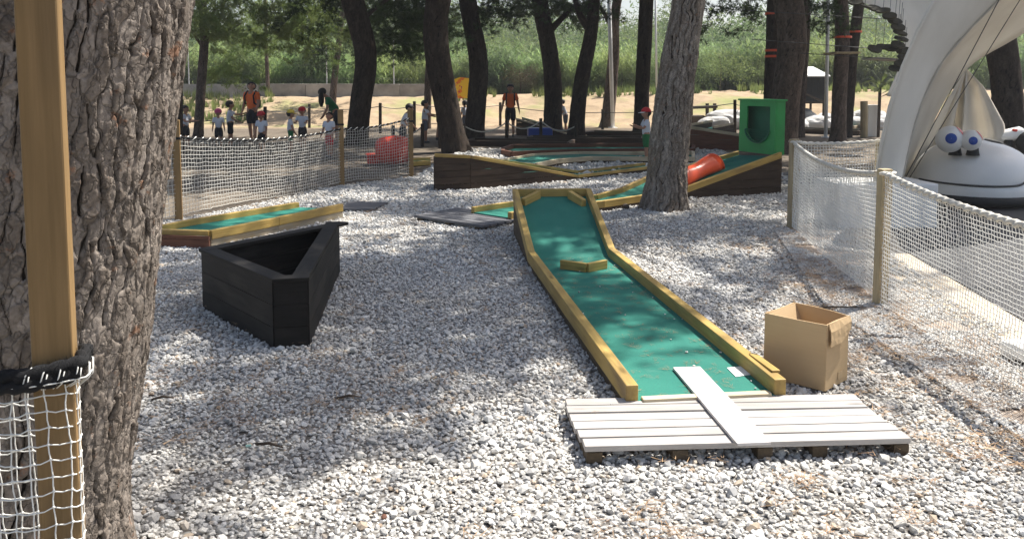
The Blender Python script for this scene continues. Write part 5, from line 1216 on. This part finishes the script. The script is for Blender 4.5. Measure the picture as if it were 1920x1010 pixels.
# ------------------------------------------------------------ people
def skin_obj(name, nodes, edges, mat, parent, root=0, sub=2):
    me = bpy.data.meshes.new(name); base = BASE[parent.name]
    me.from_pydata([tuple(Vector(p) - base) for p, r in nodes], edges, []); me.materials.append(mat)
    o = bpy.data.objects.new(name, me); C.objects.link(o); o.parent = parent
    m_ = o.modifiers.new('k', 'SKIN'); m_.use_smooth_shade = True
    for i, (p, r) in enumerate(nodes):
        sv = me.skin_vertices[0].data[i]; sv.radius = (r, r) if not hasattr(r, '__len__') else r; sv.use_root = (i == root)
    s_ = o.modifiers.new('s', 'SUBSURF'); s_.levels = sub; s_.render_levels = sub
    return o
def person(label, px, py, H, face, shirt='shirtwhite', shorts='shorts', cap=None, hair='short', lean=0., arms=((10, 8, 15), (10, 8, 15)), legs=((4, 5), (-4, 5)), pack=False, kid=True, head_turn=0., head_nod=0., Yat=None, group=None):
    p0 = P(px, py) if Yat is None else Vector((D(px, 200, Yat).x, Yat, 0))
    t = thing('person', label, 'person', p0, group); Rz = Matrix.Rotation(face, 3, 'Z'); hs = 1.18 if kid else 1.0
    hipz = .49 if kid else .52
    def W(v): return p0 + Rz @ (Vector(v) * H)
    hip = Vector((0, 0, hipz)); Rl = Matrix.Rotation(-lean, 3, 'X')
    def U(v): return hip + Rl @ (Vector(v) - hip)
    dz = .82 - .0; sh = .80 if not kid else .765
    N = [(W(hip), .072 * H)]; E = []
    def add(v, r, par): N.append((W(v), r * H)); E.append((par, len(N) - 1)); return len(N) - 1
    waist = add(U((0, .0, hipz + .10)), .064, 0); chest = add(U((0, 0.005, sh - .05)), .074, waist); neck0 = add(U((0, 0, sh + .02)), .036, chest); neck = add(U((0, .008, sh + .055)), .030, neck0)
    hr = .060 * hs; nb_ = Vector((0, .01, sh + .055)); Rh = Matrix.Rotation(head_turn, 3, 'Z') @ Matrix.Rotation(-head_nod, 3, 'X')
    def Hd(v): return U(nb_ + Rh @ (Vector(v) * hs))
    jaw = add(Hd((0, .018, .025)), hr * .66, neck); mid_ = add(Hd((0, .008, .062)), hr * .98, jaw); topn = add(Hd((0, -.004, .095)), hr * .80, mid_)
    nose = add(Hd((0, .070, .058)), .010 * hs, mid_)
    for sx_ in (-1, 1): add(Hd((sx_ * .064, -.002, .058)), .012 * hs, mid_)
    SN = [(W(hip + Vector((0, 0, -.005))), .088 * H), (W(U((0, 0, hipz + .10))), .082 * H), (W(U((0, .005, sh - .05))), .084 * H), (W(U((0, 0, sh + .005))), .045 * H)]; SE = [(0, 1), (1, 2), (2, 3)]
    PN = [(W(hip + Vector((0, 0, .06))), .077 * H), (W(hip), .078 * H)]; PE = [(0, 1)]
    shoes = []
    for s_, (sw, out, eb_), (lg, kn) in ((-1, *arms[:1], legs[0]), (1, *arms[1:], legs[1])):
        sw, out, eb_, lg, kn = map(R, (sw, out, eb_, lg, kn)); S0 = Vector((s_ * .105, 0, sh - .01))
        ua = .155; fa = .135
        def dirv(ang): return Vector((s_ * math.sin(out) * math.cos(ang), math.sin(ang), -math.cos(ang) * math.cos(out)))
        el_ = S0 + dirv(sw) * ua; wr = el_ + dirv(sw + eb_) * fa; hd = wr + dirv(sw + eb_ + .1) * .035
        Rl2 = U
        a0 = add(U(S0), .034, chest); a1 = add(U(S0.lerp(el_, .5)), .029, a0); a2 = add(U(el_), .024, a1); a3 = add(U(wr), .017, a2); a4 = add(U(hd), .019, a3)
        fd = dirv(sw + eb_ + .25); sd_ = Vector((0, 1, 0)).cross(fd); sd_ = Vector((0, .0, 0)) + Vector((math.cos(0) * .0, .8, .2)).normalized()
        for q_, ln in ((-.015, .030), (-.005, .036), (.005, .038), (.015, .032)):
            f1_ = hd + Vector((0, q_, 0)) + fd * .018; k1 = add(U(f1_), .0048, a4); add(U(f1_ + (fd + Vector((-s_ * .25, 0, 0))).normalized() * ln), .0042, k1)
        add(U(hd + Vector((0, .026, 0)) + fd * .008), .0052, a4)
        n0 = len(SN); SN += [(W(U(S0)), .043 * H), (W(U(S0.lerp(el_, .75))), .040 * H)]; SE += [(2, n0), (n0, n0 + 1)]
        Hp = Vector((s_ * .052, 0, hipz - .03)); th_ = hipz * .47; ca = hipz * .46
        def ld(a): return Vector((0, math.sin(a), -math.cos(a)))
        kn_ = Hp + ld(lg) * th_; an = kn_ + ld(lg - kn) * ca; an.z = max(an.z, .03)
        h0 = add(Hp, .052, 0); h1 = add(Hp.lerp(kn_, .5), .043, h0); h2 = add(kn_, .032, h1); h25 = add(kn_.lerp(an, .35), .031, h2); h3 = add(an, .020, h25)
        n0 = len(PN); PN += [(W(Hp), .062 * H), (W(Hp.lerp(kn_, .85)), .056 * H)]; PE += [(1, n0), (n0, n0 + 1)]
        shoes.append((an, s_))
    skin_obj('body', N, E, M['skin'], t); skin_obj('shirt', SN, SE, M[shirt], t, 0, 2); skin_obj('shorts', PN, PE, M[shorts], t, 0, 2)
    for an, s_ in shoes: MB().sphere(W((an.x, an.y + .03, .022)), (.026 * H, .062 * H, .024 * H), 12, 7, Rz).build('shoe', M['shoe'], t, True)
    HM = Rz @ Rl @ Rh
    if hair:
        mb = MB(); c = W(Hd((0, -.010, .078))); mb.sphere(c, (hr * 1.22 * H, hr * 1.25 * H, hr * 1.15 * H), 16, 10, HM)
        vs = mb.v[:]; mb2 = MB()
        fs = [f for f in mb.f if all((HM.transposed() @ (Vector(vs[i]) - c)).z > -.1 * hr * H - .9 * ((HM.transposed() @ (Vector(vs[i]) - c)).y < .1 * hr * H) * hr * H for i in f) and not all((HM.transposed() @ (Vector(vs[i]) - c)).y > .55 * hr * H and (HM.transposed() @ (Vector(vs[i]) - c)).z < .45 * hr * H for i in f)]
        mb2.v = vs; mb2.g = vs; mb2.f = fs; mb2.build('hair', M['hair'], t, True)
        if hair == 'long':
            for sx_ in (-.055, -.03, .03, .055): q0_ = W(Hd((sx_, .0, .09))); MB().tube([q0_, q0_ + Vector((sx_ * .4, 0, -.13)), q0_ + Vector((sx_ * .5, 0, -.28)), q0_ + Vector((sx_ * .3, 0, -.42))], [.035 * H, .042 * H, .036 * H, .012 * H], 8).build('hair_lock', M['hair'], t, True)
    for sx_ in (-1, 1): MB().sphere(W(Hd((sx_ * .024, .060, .068))), .0075 * H * hs, 8, 6).build('eye', M['eye'], t, True)
    MB().sphere(W(Hd((0, .058, .030))), (.016 * H, .006 * H, .004 * H), 8, 5, HM).build('mouth', M['lips'], t, True)
    if cap:
        c = W(Hd((0, -.002, .088))); rr_ = hr * 1.28 * H; rows = [[c + HM @ (Vector((math.sin(k) * math.cos(a), math.sin(k) * math.sin(a), math.cos(k) * .95)) * rr_) for a in np.linspace(0, 2 * PI, 21)] for k in np.linspace(.02, 1.55, 8)]
        cp = MB().sheet(rows).build('cap', M[cap], t, True, thick=.004)
        rows = [[c + HM @ Vector((rr_ * math.sin(a) * .95, rr_ * (math.cos(a) * .92 + k * .75 * max(0, math.cos(a)) ** .6), -.02 * k * H)) for a in np.linspace(-1.1, 1.1, 11)] for k in (0, .5, 1)]
        MB().sheet(rows).build('brim', M['gelcoat'] if cap == 'capred' and px > 1100 else M[cap], cp, True, thick=.004)
    if pack:
        c = W(U((0, -.115, sh - .12))); mb = MB().box((0, 0, 0), (.17 * H, .075 * H, .24 * H)); mb.v = [tuple(c + Rz @ Rl @ Vector(v)) for v in mb.v]; mb.build('backpack', M['shorts'], t, True, bev=.04)
        for s_ in (-1, 1): MB().tube([W(U((s_ * .07, -.08, sh + .01))), W(U((s_ * .075, .0, sh + .035))), W(U((s_ * .078, .082, sh - .04))), W(U((s_ * .082, .07, sh - .16))), W(U((s_ * .085, -.04, sh - .2)))], .014 * H, 6).build('strap', M['shorts'], t, True)
    return t
G = 'people around the course'
person('adult in orange t-shirt and black shorts with a backpack, looking down, at the left', 474, 266, 1.74, PI * .93, 'shirtorange', 'shorts', arms=((12, 12, 30), (-5, 14, 10)), pack=True, kid=False, head_nod=-.55, head_turn=.3, group=G)
person('adult in orange t-shirt standing still between two dark trunks, facing the camera', 957, 256, 1.66, PI, 'shirtorange', 'shorts', arms=((0, 12, 8), (0, 12, 8)), legs=((2, 3), (-2, 3)), pack=True, kid=False, group=G)
person('adult in orange t-shirt mostly hidden behind the thick leaning dark trunk', 826, 262, 1.68, -PI * .55, 'shirtorange', 'shorts', arms=((45, 10, 25), (30, 10, 30)), kid=False, group=G)
person('woman with long dark hair in a green top bending forward over the children', 632, 268, 1.66, PI * .60, 'shirtgreen', 'shorts', hair='long', lean=.55, arms=((40, 8, 20), (30, 8, 25)), kid=False, head_nod=.25, group=G)
person('small child in white t-shirt with dark curly hair at the far left behind the net', 349, 277, 1.12, PI * 1.4, arms=((30, 6, 60), (30, 6, 60)), group=G)
person('small child in a pink cap and white t-shirt, behind the net at left', 411, 278, 1.02, PI * 1.1, cap='cappink', group=G)
person('child in white t-shirt with curly hair stretching an arm out, next to the pink cap', 433, 276, 1.24, PI * 1.6, arms=((60, 8, 40), (20, 8, 40)), group=G)
person('small child in a red cap standing in front of the adult with the backpack', 492, 290, 1.02, PI * .95, cap='capred', group=G)
person('child in a yellow cap behind the left net fence', 546, 288, 1.05, -PI * .4, cap='capyellow', shorts='shortsgreen', group=G)
person('child in a red cap right beside the child in the yellow cap', 568, 280, 1.08, PI, cap='capred', arms=((40, 10, 50), (40, 10, 50)), group=G)
person('child in white t-shirt right under the bending woman', 618, 296, 1.05, PI * .9, head_nod=-.4, shorts='capred', hair='short', group=G)
person('dark haired child bending forward beside the last post of the left net fence', 756, 283, 1.22, -PI * .55, lean=.35, arms=((30, 10, 30), (20, 10, 40)), group=G)
person('child in pale t-shirt reaching out an arm left of the thick leaning trunk', 797, 268, 1.22, -PI * .5, shorts='shortsgrey', arms=((50, 10, 30), (45, 10, 30)), group=G)
person('small child in white t-shirt seen between the leaning trunk and the bowed trunk', 872, 252, 1.14, PI * .3, shorts='shortsgrey', group=G)
person('child in pale t-shirt bending over right of the trunk with the strong branch', 1060, 250, 1.2, PI * .6, lean=.35, shorts='shortsgrey', arms=((35, 6, 30), (30, 6, 30)), legs=((5, 8), (-8, 5)), head_nod=-.4, group=G)
person('child in white t-shirt, green shorts and white-brimmed red cap left of the leaning pine', 1211, 305, 1.16, PI * .55, cap='capred', shorts='shortsgreen', arms=((35, 6, 75), (25, 6, 80)), legs=((4, 6), (-5, 6)), group=G)

# ------------------------------------------------------------ thin scattering volume added for a pale veil over the background
hz = MB().box((0, 245, 12.5), (600, 620, 36)).build('veil_volume', bpy.data.materials.new('veil_air'))
hm = hz.data.materials[0]; hm.use_nodes = True; hn = hm.node_tree; hn.nodes.remove(hn.nodes['Principled BSDF'])
pv = hn.nodes.new('ShaderNodeVolumePrincipled'); pv.inputs['Color'].default_value = (.92, .95, 1, 1); pv.inputs['Density'].default_value = .0011; pv.inputs['Anisotropy'].default_value = .3
hn.links.new(pv.outputs[0], hn.nodes['Material Output'].inputs['Volume']); hz['kind'] = 'stuff'

# needles and a few chips blown onto the main lane and the deck
pp = []; rr = []
for i in range(210):
    k = random.random() ** .8; w_ = random.uniform(.06, .94); q_ = L0.lerp(L2, k).lerp(R0.lerp(R2, k), w_); pp.append((q_.x, q_.y, zr - .085 + .009)); rr.append((0, 0, random.uniform(0, 6.28)))
for i in range(45):
    q_ = c1.lerp(c2, random.random()).lerp(c4.lerp(c3, random.random()), random.random()); pp.append((q_.x, q_.y, zt + .002)); rr.append((0, 0, random.uniform(0, 6.28)))
o = scatter('blown_needles', pp, rr, [random.uniform(.25, .6) for _ in pp], V_lit, M['needlebrown']); tag(o, 'a few brown pine needles blown onto the green carpet and the front deck', 'needles')
pp = []
for i in range(26):
    k = random.random(); w_ = random.choice((random.uniform(.05, .15), random.uniform(.85, .95), random.random())); q_ = L0.lerp(L2, k).lerp(R0.lerp(R2, k), w_); pp.append((q_.x, q_.y, zr - .085 + .012))
for i in range(14):
    q_ = c1.lerp(c2, random.random()).lerp(c4.lerp(c3, random.random()), random.random()); pp.append((q_.x, q_.y, zt + .005))
o = scatter('kicked_chips', pp, [(0, 0, random.uniform(0, 6)) for _ in pp], [random.uniform(.006, .012) for _ in pp], V_stone, M['stone']); tag(o, 'few small stone chips kicked onto the green carpet and the front deck', 'gravel')
